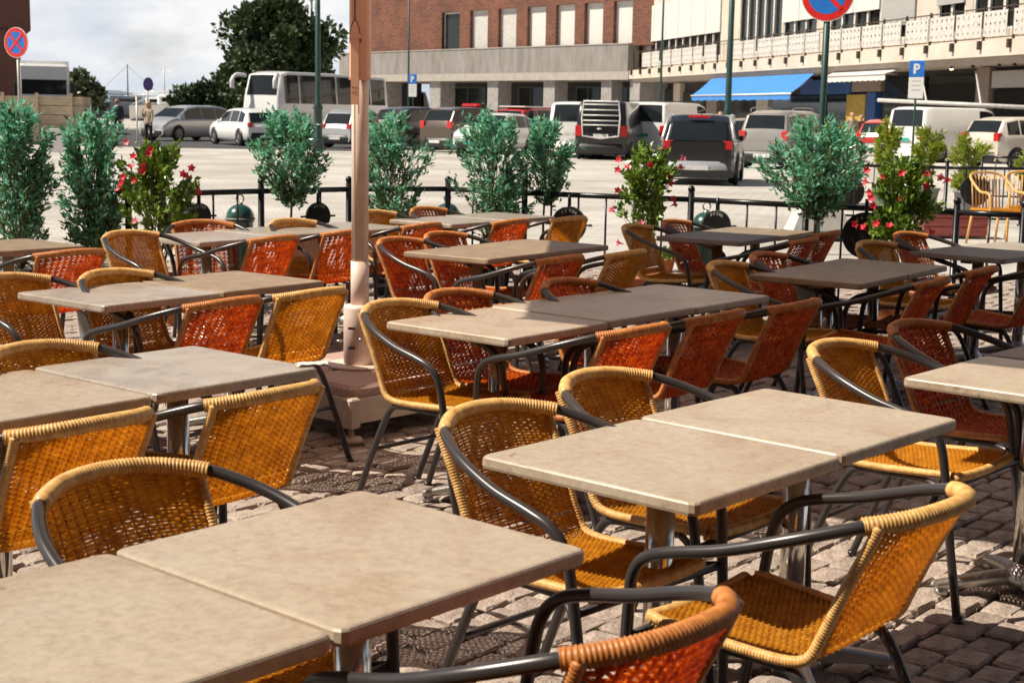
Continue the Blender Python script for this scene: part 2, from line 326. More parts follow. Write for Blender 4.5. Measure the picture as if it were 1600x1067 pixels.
# ---------------------------------------------------------------- tables
TS, TZ = .64, .732
def table_meshes():
    b = MB(); h = TS/2-.0015; rs = []
    def ring(s, z, c):
        return [(-s+c, -s, z), (s-c, -s, z), (s-c*.3, -s+c*.3, z), (s, -s+c, z), (s, s-c, z), (s-c*.3, s-c*.3, z), (s-c, s, z), (-s+c, s, z), (-s+c*.3, s-c*.3, z), (-s, s-c, z), (-s, -s+c, z), (-s+c*.3, -s+c*.3, z)]
    prof = [(h-.012, -.034), (h-.002, -.031), (h, -.024), (h-.001, -.006), (h-.004, -.002), (h-.009, 0)]
    v = []
    for s, z in prof: v += ring(s, z, .018)
    n = 12; f = [tuple(range(n-1, -1, -1)), tuple((len(prof)-1)*n+k for k in range(n))]
    for k in range(len(prof)-1):
        for i in range(n): j = (i+1) % n; f.append((k*n+i, k*n+j, (k+1)*n+j, (k+1)*n+i))
    b.add(v, f); top = b.mesh('table_top'); top.materials.append(M['top_beige'])
    b = MB(); b.box(-.17, .17, -.035, .035, -.062, -.036); b.box(-.035, .035, -.17, .17, -.060, -.0365); b.box(-.11, .11, -.11, .11, -.046, -.036)
    pl = b.mesh('support_plate'); pl.materials.append(M['apron_wood'])
    b = MB(); b.lathe([(.036, .075), (.036, TZ-.06)], n=24, cap=True); col = b.mesh('column'); col.materials.append(M['chrome'])
    b = MB(); b.lathe([(.062, .035), (.066, .06), (.058, .085), (.040, .10), (.040, .11)], n=20); ft = b.mesh('base_hub'); ft.materials.append(M['cast_alu'])
    fb = MB(); P = []
    for t in np.linspace(0, 1, 7):
        x = .05+.245*t; wd = .030-.008*t; z1 = .086-.040*t**1.3; z0 = .040-.018*t
        P.append([(x, -wd, z0), (x, -wd*.95, z1-.008), (x, -wd*.5, z1), (x, wd*.5, z1), (x, wd*.95, z1-.008), (x, wd, z0), (x, -wd, z0)])
    fb.grid(P); fb.add(P[-1][:6], [(0, 1, 2, 3, 4, 5)]); fb.lathe([(.020, .0), (.024, .004), (.022, .024)], (.275, 0, 0), 12)
    arm = fb.mesh('foot'); arm.materials.append(M['cast_alu'])
    return top, pl, col, ft, arm
TM = table_meshes()
def table(label, x, y, ang, mat, group, dz=0.0):
    t = thing('bistro_table', label, 'table', (x, y, 0), ang, group)
    inst('table_top', TM[0], t, (0, 0, TZ+dz), 0, [mat]); inst('support_plate', TM[1], t, (0, 0, TZ+dz)); inst('column', TM[2], t); h = inst('base_hub', TM[3], t)
    for k in range(4): inst('foot', TM[4], h, None, math.pi/4+k*math.pi/2)
    return t
CL = dict(A=(-.077, 3.521, 48.2), B=(-.749, 2.685, 48.4), C=(-1.52, 4.597, 50.4), D=(-2.202, 6.492, 52.0), F=(-.509, 5.792, 50.3), G=(-.659, 8.715, 54.0), H=(-.96, 11.277, 51.4),
          E=(-2.435, 9.467, 51.3), K=(.967, 10.094, 57.5), I=(1.232, 7.76, 54.6), J=(2.48, 9.295, 46), L=(1.263, 4.727, 48.3))
def place_tables(key, first, count, mats, labels, dzs=None):
    x, y, a = CL[key]; a = R(a); eu = Vector((math.cos(a), math.sin(a), 0)); ev = Vector((math.sin(a), -math.cos(a), 0))
    for k in range(count):
        p = Vector((x, y, 0))+eu*((first+k+.5)*TS)+ev*(TS/2)
        table(labels[k], p.x+rnd.uniform(-.003, .003), p.y, a+R(rnd.uniform(-.5, .5)), mats[k], 'square bistro tables pushed together in rows', (dzs or [0]*count)[k])
place_tables('B', -1, 2, ['top_beige']*2, ['beige stone-look table cut off by the bottom left corner of the picture', 'largest beige stone-look table in the foreground, right of the one in the bottom left corner'], [0, .004])
place_tables('A', 0, 2, ['top_beige']*2, ['beige table right of centre in the foreground, nearer one of its lit pair', 'beige table right of centre in the foreground, farther one of its lit pair'], [0, .004])
place_tables('C', -1, 2, ['top_beige', 'top_grey'], ['beige table at the left edge behind the big foreground table', 'pale grey speckled table left of the pink parasol base'], [0, .005])
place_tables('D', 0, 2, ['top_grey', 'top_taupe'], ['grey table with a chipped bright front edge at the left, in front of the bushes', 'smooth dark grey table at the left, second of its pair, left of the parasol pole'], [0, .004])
place_tables('F', 0, 3, ['top_beige']*3, ['half sunlit beige table just right of the parasol pole, first of a row of three', 'shaded middle table of the row of three right of the parasol pole', 'shaded far end table of the row of three right of the parasol pole'], [0, .004, 0])
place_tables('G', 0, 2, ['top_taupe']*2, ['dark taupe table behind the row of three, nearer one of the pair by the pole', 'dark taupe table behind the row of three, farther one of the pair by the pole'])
place_tables('H', 0, 2, ['top_grey']*2, ['pale table with a bright white front edge by the railing, right of the pole', 'farthest pale table in front of the round black disc on the railing'], [0, .003])
place_tables('E', 0, 3, ['top_grey']*3, ['grey table with bright left edge beside the left flowering vine, end of its row', 'middle grey table of the far row left of the parasol pole', 'grey table of the far row just behind the parasol pole'], [0, .004, 0])
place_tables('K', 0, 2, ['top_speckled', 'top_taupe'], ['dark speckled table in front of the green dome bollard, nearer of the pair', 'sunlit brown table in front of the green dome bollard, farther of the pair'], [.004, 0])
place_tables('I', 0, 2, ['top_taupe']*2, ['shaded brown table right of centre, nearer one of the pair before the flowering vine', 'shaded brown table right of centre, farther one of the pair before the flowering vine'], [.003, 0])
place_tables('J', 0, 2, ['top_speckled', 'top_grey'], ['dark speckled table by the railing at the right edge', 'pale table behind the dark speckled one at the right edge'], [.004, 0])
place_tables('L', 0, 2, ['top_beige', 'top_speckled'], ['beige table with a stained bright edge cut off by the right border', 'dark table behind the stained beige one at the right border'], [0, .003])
pM = G(3, 385, TZ); table('brown table at the far left edge in front of the leafy bushes', pM.x, pM.y+.1, R(50), 'top_taupe', 'square bistro tables pushed together in rows')

# ---------------------------------------------------------------- wicker armchairs
SH_PATH = spline([(.205, .440), (.212, .452), (.19, .461), (.10, .455), (-.05, .445), (-.145, .445), (-.190, .462), (-.215, .51), (-.262, .62), (-.318, .735), (-.333, .768)], 10)
SH_PATH = [(p.x, p.y) for p in SH_PATH]
_d = [0]
for a_, b_ in zip(SH_PATH, SH_PATH[1:]): _d.append(_d[-1]+math.hypot(b_[0]-a_[0], b_[1]-a_[1]))
SH_LEN = _d[-1]
def shell(s, t):
    """s metres along the shell from the seat front to the rim, t across in -1..1 -> point"""
    y = float(np.interp(s, _d, [p[0] for p in SH_PATH])); z = float(np.interp(s, _d, [p[1] for p in SH_PATH]))
    hw = interp(s, [0, .06, .38, .50, SH_LEN], [.185, .213, .195, .190, .196])
    up = max(0, (z-.47)/.30); sag = .060*up*(1-t*t)
    return Vector((hw*t, y-sag, z+.014*up*(1-t*t)+(0 if up > 0 else -.010*(1-t*t))))
def shell_n(s, t):
    e = .004; a = shell(min(SH_LEN, s+e), t)-shell(max(0, s-e), t); b = shell(s, min(1, t+.02))-shell(s, max(-1, t-.02)); n = a.cross(b)
    return n.normalized() if n.length > 1e-9 else UZ
S_BACK = .475
def weave(name, mat, red):
    objs = []
    nw = 12 if red else 14
    for part, s0, s1 in (('seat', .03, S_BACK), ('backrest', S_BACK, SH_LEN-.008)):
        b = MB(); dp = .0132 if red else .0076; rows = int((s1-s0)/dp)
        for i in range(rows):
            s = s0+(i+.5)*dp; pts = []; m = nw*2
            for k in range(m+1):
                t = -1+2*k/m; ph = math.cos(math.pi*k/2*1.0+ (math.pi if i % 2 else 0))
                ss = s+(.0060*(1 if k % 2 else -1) if red else 0.0)
                pts.append(shell(min(SH_LEN, max(0, ss)), t)+shell_n(s, t)*((.0034 if red else .0036)*(1 if ((k//1)+i) % 2 else -1)))
            b.tube(pts, .0052 if red else .0040, 4, 0, False, True)
        for k in range(nw+1):
            t = -.97+1.94*k/nw; n = 26
            b.tube([shell(lerp(s0, s1, q/n), t) for q in range(n+1)], .0030 if red else .0027, 4, 0, False, True)
        me = b.mesh(part); me.materials.append(M[mat]); objs.append(me)
    return objs
def ridged(path, r, pitch, amp, n=10, dens=4):
    """rope-like wrapping: a tube with one ridge for every turn"""
    P = [Vector(p) for p in path]; d = [0]
    for a, b in zip(P, P[1:]): d.append(d[-1]+(b-a).length)
    m = max(4, int(d[-1]/pitch*dens)); pts = []; rr = []
    for i in range(m+1):
        s = d[-1]*i/m; k = min(len(P)-2, max(0, int(np.searchsorted(d, s)-1))); t = (s-d[k])/max(1e-9, d[k+1]-d[k]); pts.append(P[k].lerp(P[k+1], t)); rr.append(r+amp*math.cos(2*math.pi*i/dens))
    return pts, rr
def half_frame(s):
    return [(s*.245, .262, 0), (s*.268, .232, .25), (s*.286, .205, .50), (s*.296, .188, .585), (s*.302, .150, .628), (s*.305, .085, .652), (s*.300, -.04, .682), (s*.275, -.175, .726), (s*.222, -.283, .760), (s*.178, -.328, .770)]
def chair_meshes(wrap, weave_mat, red):
    out_ = {}
    hl = spline(half_frame(-1), 7); hr = spline(half_frame(1), 7)
    b = MB(); b.tube(hl, .0138, 10); b.lathe([(.017, 0), (.018, .008), (.016, .03)], (-.245, .262, 0), 10); out_['arm_l'] = b
    b = MB(); b.tube(hr, .0138, 10); b.lathe([(.017, 0), (.018, .008), (.016, .03)], (.245, .262, 0), 10); out_['arm_r'] = b
    rimc = spline([(-.205, -.300, .765), (-.178, -.328, .770), (-.105, -.375, .780), (0, -.394, .785), (.105, -.375, .780), (.178, -.328, .770), (.205, -.300, .765)], 10)
    p, r = ridged(rimc, .0190, .0085, .0013); b = MB(); b.tube(p, r, 10); out_['rim'] = b
    b = MB()
    for s in (-1, 1):
        e = [shell(SH_LEN*q/40, s*1.0)+Vector((s*.004, 0, 0)) for q in range(2, 41)]; p, r = ridged(e, .0125, .0075, .0009, 8); b.tube(p, r, 8)
    out_['edges'] = b
    fr = [shell(.0, -1)+Vector((0, -.02, -.004))]+[shell(.018, t) for t in np.linspace(-1, 1, 15)]+[shell(.0, 1)+Vector((0, -.02, -.004))]
    p, r = ridged(fr, .0150, .0085, .0010, 8); b = MB(); b.tube(p, r, 8); out_['front'] = b
    for n_, s in (('rear_l', -1), ('rear_r', 1)):
        b = MB(); b.tube(spline([(s*.185, .06, .428), (s*.186, -.10, .426), (s*.190, -.175, .395), (s*.198, -.26, .22), (s*.205, -.352, 0)], 6), .0135, 8); b.lathe([(.016, 0), (.016, .012)], (s*.205, -.352, 0), 8); out_[n_] = b
    b = MB()
    for s in (-1, 1): b.tube([(s*.283, .208, .430), (s*.19, .10, .427), (s*.188, -.06, .426)], .0105, 8)
    b.tube([(-.283, .208, .430), (.283, .208, .430)], .0105, 8); b.tube([(-.199, -.255, .235), (.199, -.255, .235)], .0095, 8); out_['stretch'] = b
    sm, bm = weave('w', weave_mat, red)
    R_ = {}
    for k, b in out_.items():
        me = b.mesh(k); me.materials.append(M[wrap if k in ('rim', 'edges', 'front') else 'frame_grey']); R_[k] = me
    R_['seat'] = sm; R_['backrest'] = bm; return R_
CM = {'Y': chair_meshes('wrap_tan', 'rattan_yellow', False), 'R': chair_meshes('wrap_orange', 'rattan_red', True)}
def chair(kind, label, x, y, ang):
    """ang: direction the sitter faces"""
    t = thing('wicker_armchair', label, 'chair', (x, y, 0), ang-math.pi/2, 'wicker armchairs around the bistro tables'); m = CM[kind]
    s = inst('seat', m['seat'], t); inst('front_edge', m['front'], s)
    b = inst('backrest', m['backrest'], t); inst('top_rim', m['rim'], b); inst('side_edges', m['edges'], b)
    for k in ('arm_l', 'arm_r'): inst('arm', m[k], t)
    for k in ('rear_l', 'rear_r'): inst('rear_leg', m[k], t)
    inst('stretcher', m['stretch'], t); return t
Yw, Rw = 'yellow wicker armchair', 'red wicker armchair'
CH = [  # kind, cluster, side (-1 far-left side facing the viewer's right, +1 near-right side), pixel of the rim's two ends, turn, label
 ('Y', 'B', -1, (78, 778), (292, 733), 0, Yw+' behind the largest foreground table, its curved back filling the lower left'),
 ('R', 'B', 1, (905, 1021), (1148, 947), 0, 'orange-red wicker armchair cut off by the bottom border'),
 ('Y', 'A', -1, (700, 653), (849, 650), 0, Yw+' at the left corner of the lit foreground table pair'),
 ('Y', 'A', -1, (879, 605), (1004, 591), 0, Yw+' behind the seam of the lit foreground table pair'),
 ('Y', 'A', 1, (1363, 816), (1517, 774), 0, Yw+' in the lower right seen from behind, nearest the viewer'),
 ('Y', 'C', -1, (-5, 560), (127, 545), 0, Yw+' behind the left-edge table, its wrapped rim touching the border'),
 ('Y', 'C', 1, (38, 686), (221, 645), 2, Yw+' seen from behind at the left edge, in front of the beige table'),
 ('Y', 'C', 1, (340, 631), (494, 605), 0, Yw+' seen from behind in front of the pale grey speckled table'),
 ('Y', 'D', -1, (-30, 445), (54, 435), 0, Yw+' at the left border beside the chipped grey table'),
 ('Y', 'D', -1, (133, 440), (224, 425), 0, Yw+' behind the chipped grey table, half hidden by it'),
 ('R', 'D', 1, (300, 482), (402, 468), 4, Rw+' glowing in the sun between the chipped grey table and the speckled one'),
 ('Y', 'D', 1, (437, 465), (538, 455), 0, 'tan wicker armchair with worn see-through back left of the parasol base'),
 ('Y', 'E', -1, (170, 374), (234, 364), 0, Yw+' left of the far row of grey tables, by the flowering vine'),
 ('R', 'E', -1, (279, 353), (356, 350), -28, Rw+' behind the far tables, facing the viewer, left of the green dome'),
 ('Y', 'E', -1, (425, 353), (486, 346), 0, Yw+' behind the far row of tables, left of the parasol pole'),
 ('Y', 'E', -1, (560, 338), (612, 333), 0, Yw+' just right of the parasol pole, behind the far tables'),
 ('R', 'E', 1, (392, 379), (465, 371), 2, Rw+' before the far row of tables, well left of the pole'),
 ('R', 'E', 1, (508, 370), (575, 361), 0, Rw+' touching the left side of the parasol pole'),
 ('R', 'E', 1, (638, 357), (683, 352), 0, 'small '+Rw+' right of the pole, in front of the white-edged far table'),
 ('R', 'H', -1, (644, 333), (691, 327), 0, 'small '+Rw+' behind the white-edged far table, before the green dome'),
 ('R', 'H', 1, (772, 352), (825, 345), 0, 'small '+Rw+' seen from behind at the farthest pale table'),
 ('Y', 'H', 1, (872, 348), (908, 339), 0, 'small '+Yw+' in front of the round black disc on the railing'),
 ('R', 'G', -1, (590, 380), (655, 379), 0, Rw+' directly right of the parasol pole, left end of the taupe tables'),
 ('R', 'G', -1, (663, 373), (724, 368), 0, Rw+' behind the taupe tables, second from the parasol pole'),
 ('R', 'G', 1, (847, 411), (908, 402), 0, 'dark '+Rw+' in shade in front of the taupe tables'),
 ('Y', 'G', 1, (954, 403), (1004, 393), 0, 'shaded tan wicker armchair at the right end of the taupe tables'),
 ('Y', 'F', -1, (578, 485), (664, 480), 0, Yw+' at the left end of the row of three, beside the parasol base'),
 ('R', 'F', -1, (672, 468), (753, 462), 0, Rw+' behind the half sunlit table of the row of three'),
 ('R', 'F', -1, (851, 451), (921, 444), 0, 'shaded '+Rw+' behind the middle table of the row of three'),
 ('R', 'F', 1, (965, 530), (1022, 507), 0, Rw+' with one sunlit stripe of back, in front of the row of three'),
 ('R', 'F', 1, (1080, 503), (1160, 490), 0, 'shaded '+Rw+' seen from behind before the middle of the row of three'),
 ('R', 'F', 1, (1203, 484), (1283, 473), 0, 'shaded '+Rw+' seen from behind at the right end of the row of three'),
 ('Y', 'I', -1, (1104, 421), (1166, 417), 0, 'shaded tan wicker armchair behind the left end of the shaded brown tables'),
 ('R', 'I', -1, (1171, 406), (1228, 402), 0, 'shaded '+Rw+' behind the shaded brown tables, right of the tan one'),
 ('R', 'I', 1, (1430, 450), (1479, 436), 3, 'shaded '+Rw+' in front of the shaded brown tables, left one of two overlapping'),
 ('R', 'I', 1, (1512, 431), (1551, 419), 3, 'shaded '+Rw+' in front of the shaded brown tables, right one of two overlapping'),
 ('Y', 'K', -1, (974, 358), (1016, 358), 0, Yw+' below the middle flowering vine, left of the speckled table'),
 ('R', 'K', -1, (1035, 350), (1077, 351), 0, Rw+' behind the dark speckled table, left of the green dome bollard'),
 ('R', 'K', 1, (1241, 383), (1268, 373), 0, 'brown '+Rw+' edge-on at the right of the table before the green dome'),
 ('R', 'K', 1, (1271, 371), (1311, 363), 0, 'bright '+Rw+' under the round teal tree'),
 ('Y', 'J', -1, (1343, 387), (1391, 383), 0, 'tan wicker armchair left of the dark speckled table at the right edge'),
 ('R', 'J', -1, (1403, 372), (1439, 369), 0, Rw+' with sunlit orange rim below the right flowering vine'),
 ('R', 'J', 1, (1610, 428), (1680, 412), 0, Rw+' cut off by the right border, only arm and seat showing'),
 ('Y', 'L', -1, (1278, 557), (1347, 541), 0, Yw+' right of the lit foreground tables, its seat catching the sun'),
 ('R', 'L', -1, (1399, 519), (1468, 513), 0, 'shaded '+Rw+' behind the stained beige table at the right border'),
 ('R', None, 1, (72, 403), (149, 392), 0, Rw+' in front of the brown table at the far left edge'),
]
for kind, cl, side, l, r, turn, lab in CH:
    p = (G(l[0], l[1], .768)+G(r[0], r[1], .768))/2; ua = R(CL[cl][2] if cl else 50)
    fa = ua-math.pi/2 if side < 0 else ua+math.pi/2
    fa += R(turn+rnd.uniform(-2.5, 2.5)); p += Vector((math.cos(fa), math.sin(fa), 0))*.328
    chair(kind, lab, p.x, p.y, fa)
pb = Vector((CL['B'][0], CL['B'][1], 0))+E_U*(-.38)+E_V*(TS+.30); chair('Y', Yw+' under the bottom border, only a sliver of seat showing', pb.x, pb.y, R(48+90))
# ---------------------------------------------------------------- parasol with its weighted base
PO = Vector((-.777, 7.45, 0))
EE = Vector((.86, -.51, 0)); EN = Vector((.51, .86, 0))
par = thing('parasol', 'large parasol with salmon pink pole on a pink granite weighted base', 'parasol', PO)
b = MB(); b.lathe([(.083, .275), (.083, .56), (.080, .575), (.056, .58)], n=28)
for z in (.36, .46): b.box(-.05, -.016, -.086, -.0815, z, z+.012, 1)
sl = b.build('pole_socket', ['pink_white', 'plastic_black'], par)
b = MB()
for x, z in ((.012, .41), (.012, .515)): b.tube([(x, -.080, z), (x, -.092, z)], .009, 8)
b.tube([(-.085, .0, .39), (-.115, -.01, .39)], .006, 6); b.build('socket_bolts', 'cast_alu', sl)
MB().lathe([(.16, .262), (.165, .270), (.16, .277)], n=32).build('base_plate', 'pink_white', par)
b = MB(); b.lathe([(.0465, .57), (.0465, .80)], n=20); b.build('pole_sleeve', 'pink_white', par)
b = MB(); b.lathe([(.043, .79), (.043, 1.98)], n=20); b.box(-.026, -.022, -.0380, -.030, .80, 1.70); b.box(.020, .024, -.0390, -.030, .80, 1.70); b.build('lower_pole', 'pink_white', par)
b = MB(); b.bbox(-.050, .050, -.046, .046, 1.70, 3.35, .012); b.box(-.052, .052, -.050, -.044, 1.700, 1.712); b.build('upper_pole', 'salmon_paint', par)
b = MB(); b.box(-.040, -.002, -.062, -.047, 1.58, 1.90); b.add([(-.05, -.064, 1.90), (.012, -.064, 1.90), (-.018, -.064, 1.99), (-.05, -.047, 1.90), (.012, -.047, 1.90), (-.018, -.047, 1.99)], [(0, 1, 2), (5, 4, 3), (0, 2, 5, 3), (1, 4, 5, 2), (0, 3, 4, 1)]); lt = b.build('crank_bracket', 'salmon_paint', par)
b = MB(); b.tube([(-.020, -.060, 1.98), (-.021, -.058, 2.4), (-.021, -.056, 3.1)], .0032, 6); b.tube(spline([(-.046, -.06, 1.88), (-.040, -.062, 1.95), (-.020, -.064, 1.99), (0, -.062, 1.95), (.008, -.06, 1.88)], 5), .002, 5); b.build('pull_cord', 'plastic_black', lt)
b = MB()
for x, z in ((-.030, 1.64), (-.014, 1.64), (-.030, 1.665), (-.014, 1.665)): b.tube([(x, -.0615, z), (x, -.0640, z)], .0035, 6)
b.build('rivets', 'plastic_black', lt)
# base: square frame set corner-on with four granite slabs
ba = math.atan2(EE.y, EE.x)+R(-12)
def rot(x, y, z): c, s = math.cos(ba), math.sin(ba); return (x*c-y*s, x*s+y*c, z)
bh = .42
for sx, sy in ((-1, -1), (1, -1), (1, 1), (-1, 1)):
    b = MB(); b.bbox(min(0, sx*bh)+.006*(sx > 0)-.0, max(0, sx*bh)-.006*(sx < 0), min(0, sy*bh)+.006*(sy > 0), max(0, sy*bh)-.006*(sy < 0), .165, .262, .018); o = b.build('granite_slab', 'granite_pink', par); o.rotation_euler = (0, 0, ba)
b = MB()
for s in (-1, 1):
    b.box(-bh-.02, bh+.02, s*(bh+.012)-.010, s*(bh+.012)+.010, .085, .205); b.box(s*(bh+.012)-.0095, s*(bh+.012)+.0095, -bh-.001, bh+.001, .086, .204)
b.box(-bh, bh, -bh, bh, .10, .12); fr_ = b.build('base_frame', 'frame_cream', par); fr_.rotation_euler = (0, 0, ba)
for sx, sy in ((-1, -1), (1, -1), (1, 1), (-1, 1)):
    x, y = sx*(bh+.02), sy*(bh+.02)
    b = MB(); b.bbox(x-.034, x+.034, y-.034, y+.034, .07, .215, .008); o = b.build('corner_bracket', 'frame_cream', par); o.rotation_euler = (0, 0, ba)
    b = MB(); b.lathe([(.052, 0), (.056, .012), (.050, .026), (.014, .030), (.013, .075)], (x, y, 0), 18); o = b.build('levelling_foot', 'frame_cream', par); o.rotation_euler = (0, 0, ba)
# canopy, out of view: corners skewed to shade tables but leave the pole sunlit
CZ = 3.05
cor = [EE*(e_+4.47)+EN*(n_-6.01)+UZ*CZ for e_, n_ in ((-4.50, 3.9), (-1.3, 3.9), (-1.3, 8.65), (-7.0, 8.65))]; apex = Vector((0, 0, 3.75))
b = MB(); P = []
for k in range(4):
    a, c2 = cor[k], cor[(k+1) % 4]; rows = []
    for i in range(9):
        t = i/8; l = apex.lerp(a, t); r = apex.lerp(c2, t); rows.append([l.lerp(r, q/8)-UZ*(.10*math.sin(math.pi*t)*math.sin(math.pi*q/8)) for q in range(9)])
    b.grid(rows)
b.build('canopy', 'canvas', par)
for k in range(4):
    b = MB(); b.tube([apex-UZ*.06, cor[k]-UZ*.03], .016, 8); m_ = apex.lerp(cor[k], .5); b.tube([m_-UZ*.05, Vector((0, 0, 2.85))], .014, 8); b.build('rib', 'pink_white', par)

mk('paper', (.80, .76, .70), .8)
np_ = G(487, 571, TZ+.006); t = thing('napkin', 'crumpled white napkin on the corner of the pale grey speckled table', 'napkin', np_, R(20)); b = MB()
b.grid([[(lerp(-.05, .05, i/7), lerp(-.022, .022, j/4), .004+.010*abs(math.sin(i*1.3+j))*(1-abs(j/2-1)*.5)) for j in range(5)] for i in range(8)], 0, False, flip=True); b.grid([[(lerp(-.05, .05, i/7), lerp(-.022, .022, j/4), .001) for j in range(5)] for i in range(8)], 0, False); b.build('sheet', 'paper', t)
# ---------------------------------------------------------------- iron railing
FP = [G(200, 306, .85), G(294, 302, .85), G(408, 299, .85), G(545, 296, .85), G(700, 295.5, .85), G(820, 302, .85), G(1080, 312, .85), G(1260, 321.5, .85), G(1495, 332, .85), G(1600, 337, .85), G(1760, 345, .85)]
FP = [Vector((p.x, p.y, 0)) for p in FP]
def fence_panel(a, c2, label, post_end=True, h=.85, disc=None, group='black iron railing panels', npk=None):
    L_ = (c2-a).length; d = (c2-a).normalized(); t = thing('railing', label, 'railing', a, math.atan2(d.y, d.x), group)
    MB().tube([(0.0, 0, h), (L_, 0, h)], .024, 10).build('top_rail', 'iron_black', t)
    MB().tube([(0.0, 0, .10), (L_, 0, .10)], .018, 8).build('bottom_rail', 'iron_black', t)
    n = max(1, round(L_/.27)); mm = MB().tube([(0, 0, .10), (0, 0, h)], .0095, 6).mesh('baluster'); mm.materials.append(M['iron_black'])
    for i in range(1, n): inst('baluster', mm, t, (L_*i/n, 0, 0))
    b = MB(); b.lathe([(.05, 0), (.05, .02), (.027, .03), (.027, h+.055), (.022, h+.06), (.030, h+.075), (.031, h+.09), (.022, h+.11), (.004, h+.118)], n=12); b.build('post', 'iron_black', t)
    return t
flab = ['short railing panel behind the left flowering vine', 'railing panel behind the left green dome bollard', 'railing panel behind the teal lollipop tree, left of the parasol pole', 'railing panel directly behind the parasol pole', 'railing panel behind the teal shrubs right of the parasol pole', 'long railing panel with the round black disc and the middle flowering vine', 'railing panel behind the right green dome bollard', 'railing panel behind the round teal tree and right flowering vine', 'railing panel at the right border in front of the red planks', 'railing panel mostly beyond the right border']
for k in range(len(FP)-1): fence_panel(FP[k], FP[k+1], flab[k])
def gong(label, c, r, ang, marks=True):
    """round black disc hung from the top rail"""
    t = thing('disc_sign', label, 'sign', c, ang, 'round black discs on the railings')
    b = MB(); n = 32; v = [];
    for y, q in ((-.012, r*.98), (-.016, r*.94), (.016, r*.94), (.012, r*.98)): v += [(q*math.cos(2*math.pi*k/n), y, q*math.sin(2*math.pi*k/n)) for k in range(n)]
    f = []
    for i in range(3):
        lo, hi = [(1, 0), (0, 3), (3, 2)][i]
        for k in range(n): j = (k+1) % n; f.append((lo*n+k, lo*n+j, hi*n+j, hi*n+k))
    f += [tuple(n+k for k in range(n)), tuple(2*n+k for k in range(n-1, -1, -1))]; b.add(v, f); b.build('disc', 'iron_black', t)
    b = MB(); b.tube([(0, 0, r*.9), (0, 0, r+.10)], .016, 8); b.build('hanger', 'iron_black', t)
    for s in (-1, 1): MB().tube([(s*r*.9, 0, 0), (s*(r+.05), 0, 0)], .010, 6).build('bracket', 'iron_black', t)
    if marks:
        for a in (118, 102, 84, 70, 58): x, z = r*.76*math.cos(R(a)), r*.76*math.sin(R(a)); MB().box(x-.008, x+.008, -.0195, -.0165, z-.013, z+.013).build('letter', 'bollard_rim', t)
        for a in (-60, -75): x, z = r*.7*math.cos(R(a)), r*.7*math.sin(R(a)); MB().box(x-.009, x+.009, -.0195, -.0165, z-.009, z+.009).build('stud', 'bollard_rim', t)
    return t
def on_fence(px, py, off=-.06):
    best = None
    for k in range(len(FP)-1):
        for q in range(21):
            p = FP[k].lerp(FP[k+1], q/20); x, _ = to_px((p.x, p.y, .6))
            if best is None or abs(x-px) < best[0]: best = (abs(x-px), p, math.atan2((FP[k+1]-FP[k]).y, (FP[k+1]-FP[k]).x))
    p = best[1]+Vector((0, off, 0)); q = GD(px, py, p.y); return q, best[2]
for px, py, rp, lab in ((311, 338, 21, 'round black disc on the railing left of the left green dome'), (497, 338, 22, 'round black disc on the railing under the lollipop tree'), (889, 351, 29, 'round black disc with pale lettering on the railing, right of the teal shrubs'), (1352, 368, 37, 'large round black disc on the railing left of the right flowering vine'), (1120, 352, 24, 'round black disc half hidden behind the right green dome')):
    p, a = on_fence(px, py); gong(lab, p, rp*p.y/FPX, a)
def bollard(label, px, py, hw_px, Y):
    c = GD(px, py, Y); r = hw_px*Y/FPX; t = thing('dome_bollard', label, 'bollard', (c.x, c.y, 0), 0, 'green dome bollards by the railing')
    zt = c.z; z0 = max(.05, zt-r*1.0)
    b = MB(); b.lathe([(r*.86, 0), (r*.9, .04), (r*.92, z0-.03), (r*1.0, z0-.025), (r*1.02, z0)], n=26); b.build('body', 'bollard_green', t)
    MB().lathe([(r*1.06, z0-.006), (r*1.08, z0+.004), (r*1.0, z0+.012)], n=26).build('rim', 'bollard_rim', t)
    d = MB(); d.lathe([(r*math.cos(a), z0+.008+r*.98*math.sin(a)) for a in np.linspace(0, 1.5, 10)], n=26); dm = d.build('dome', 'bollard_green', t)
    k = MB(); zz = z0+r*.98; k.lathe([(.030, zz-.004), (.026, zz+.018), (.012, zz+.022)], n=12); k.tube([(.032*math.cos(a), 0, zz+.055+.036*math.sin(a)) for a in np.linspace(0, 6.283, 17)[:-1]], .0075, 8, closed=True); k.build('ring', 'cast_alu', dm)
bollard('green dome bollard with ring behind the far row of tables at the left', 375, 320, 22, 13.0)
bollard('green dome bollard with ring right of the parasol pole', 699, 318, 20, 14.2)
bollard('green dome bollard with ring behind the speckled table at the right', 1104, 332, 22.5, 12.9)

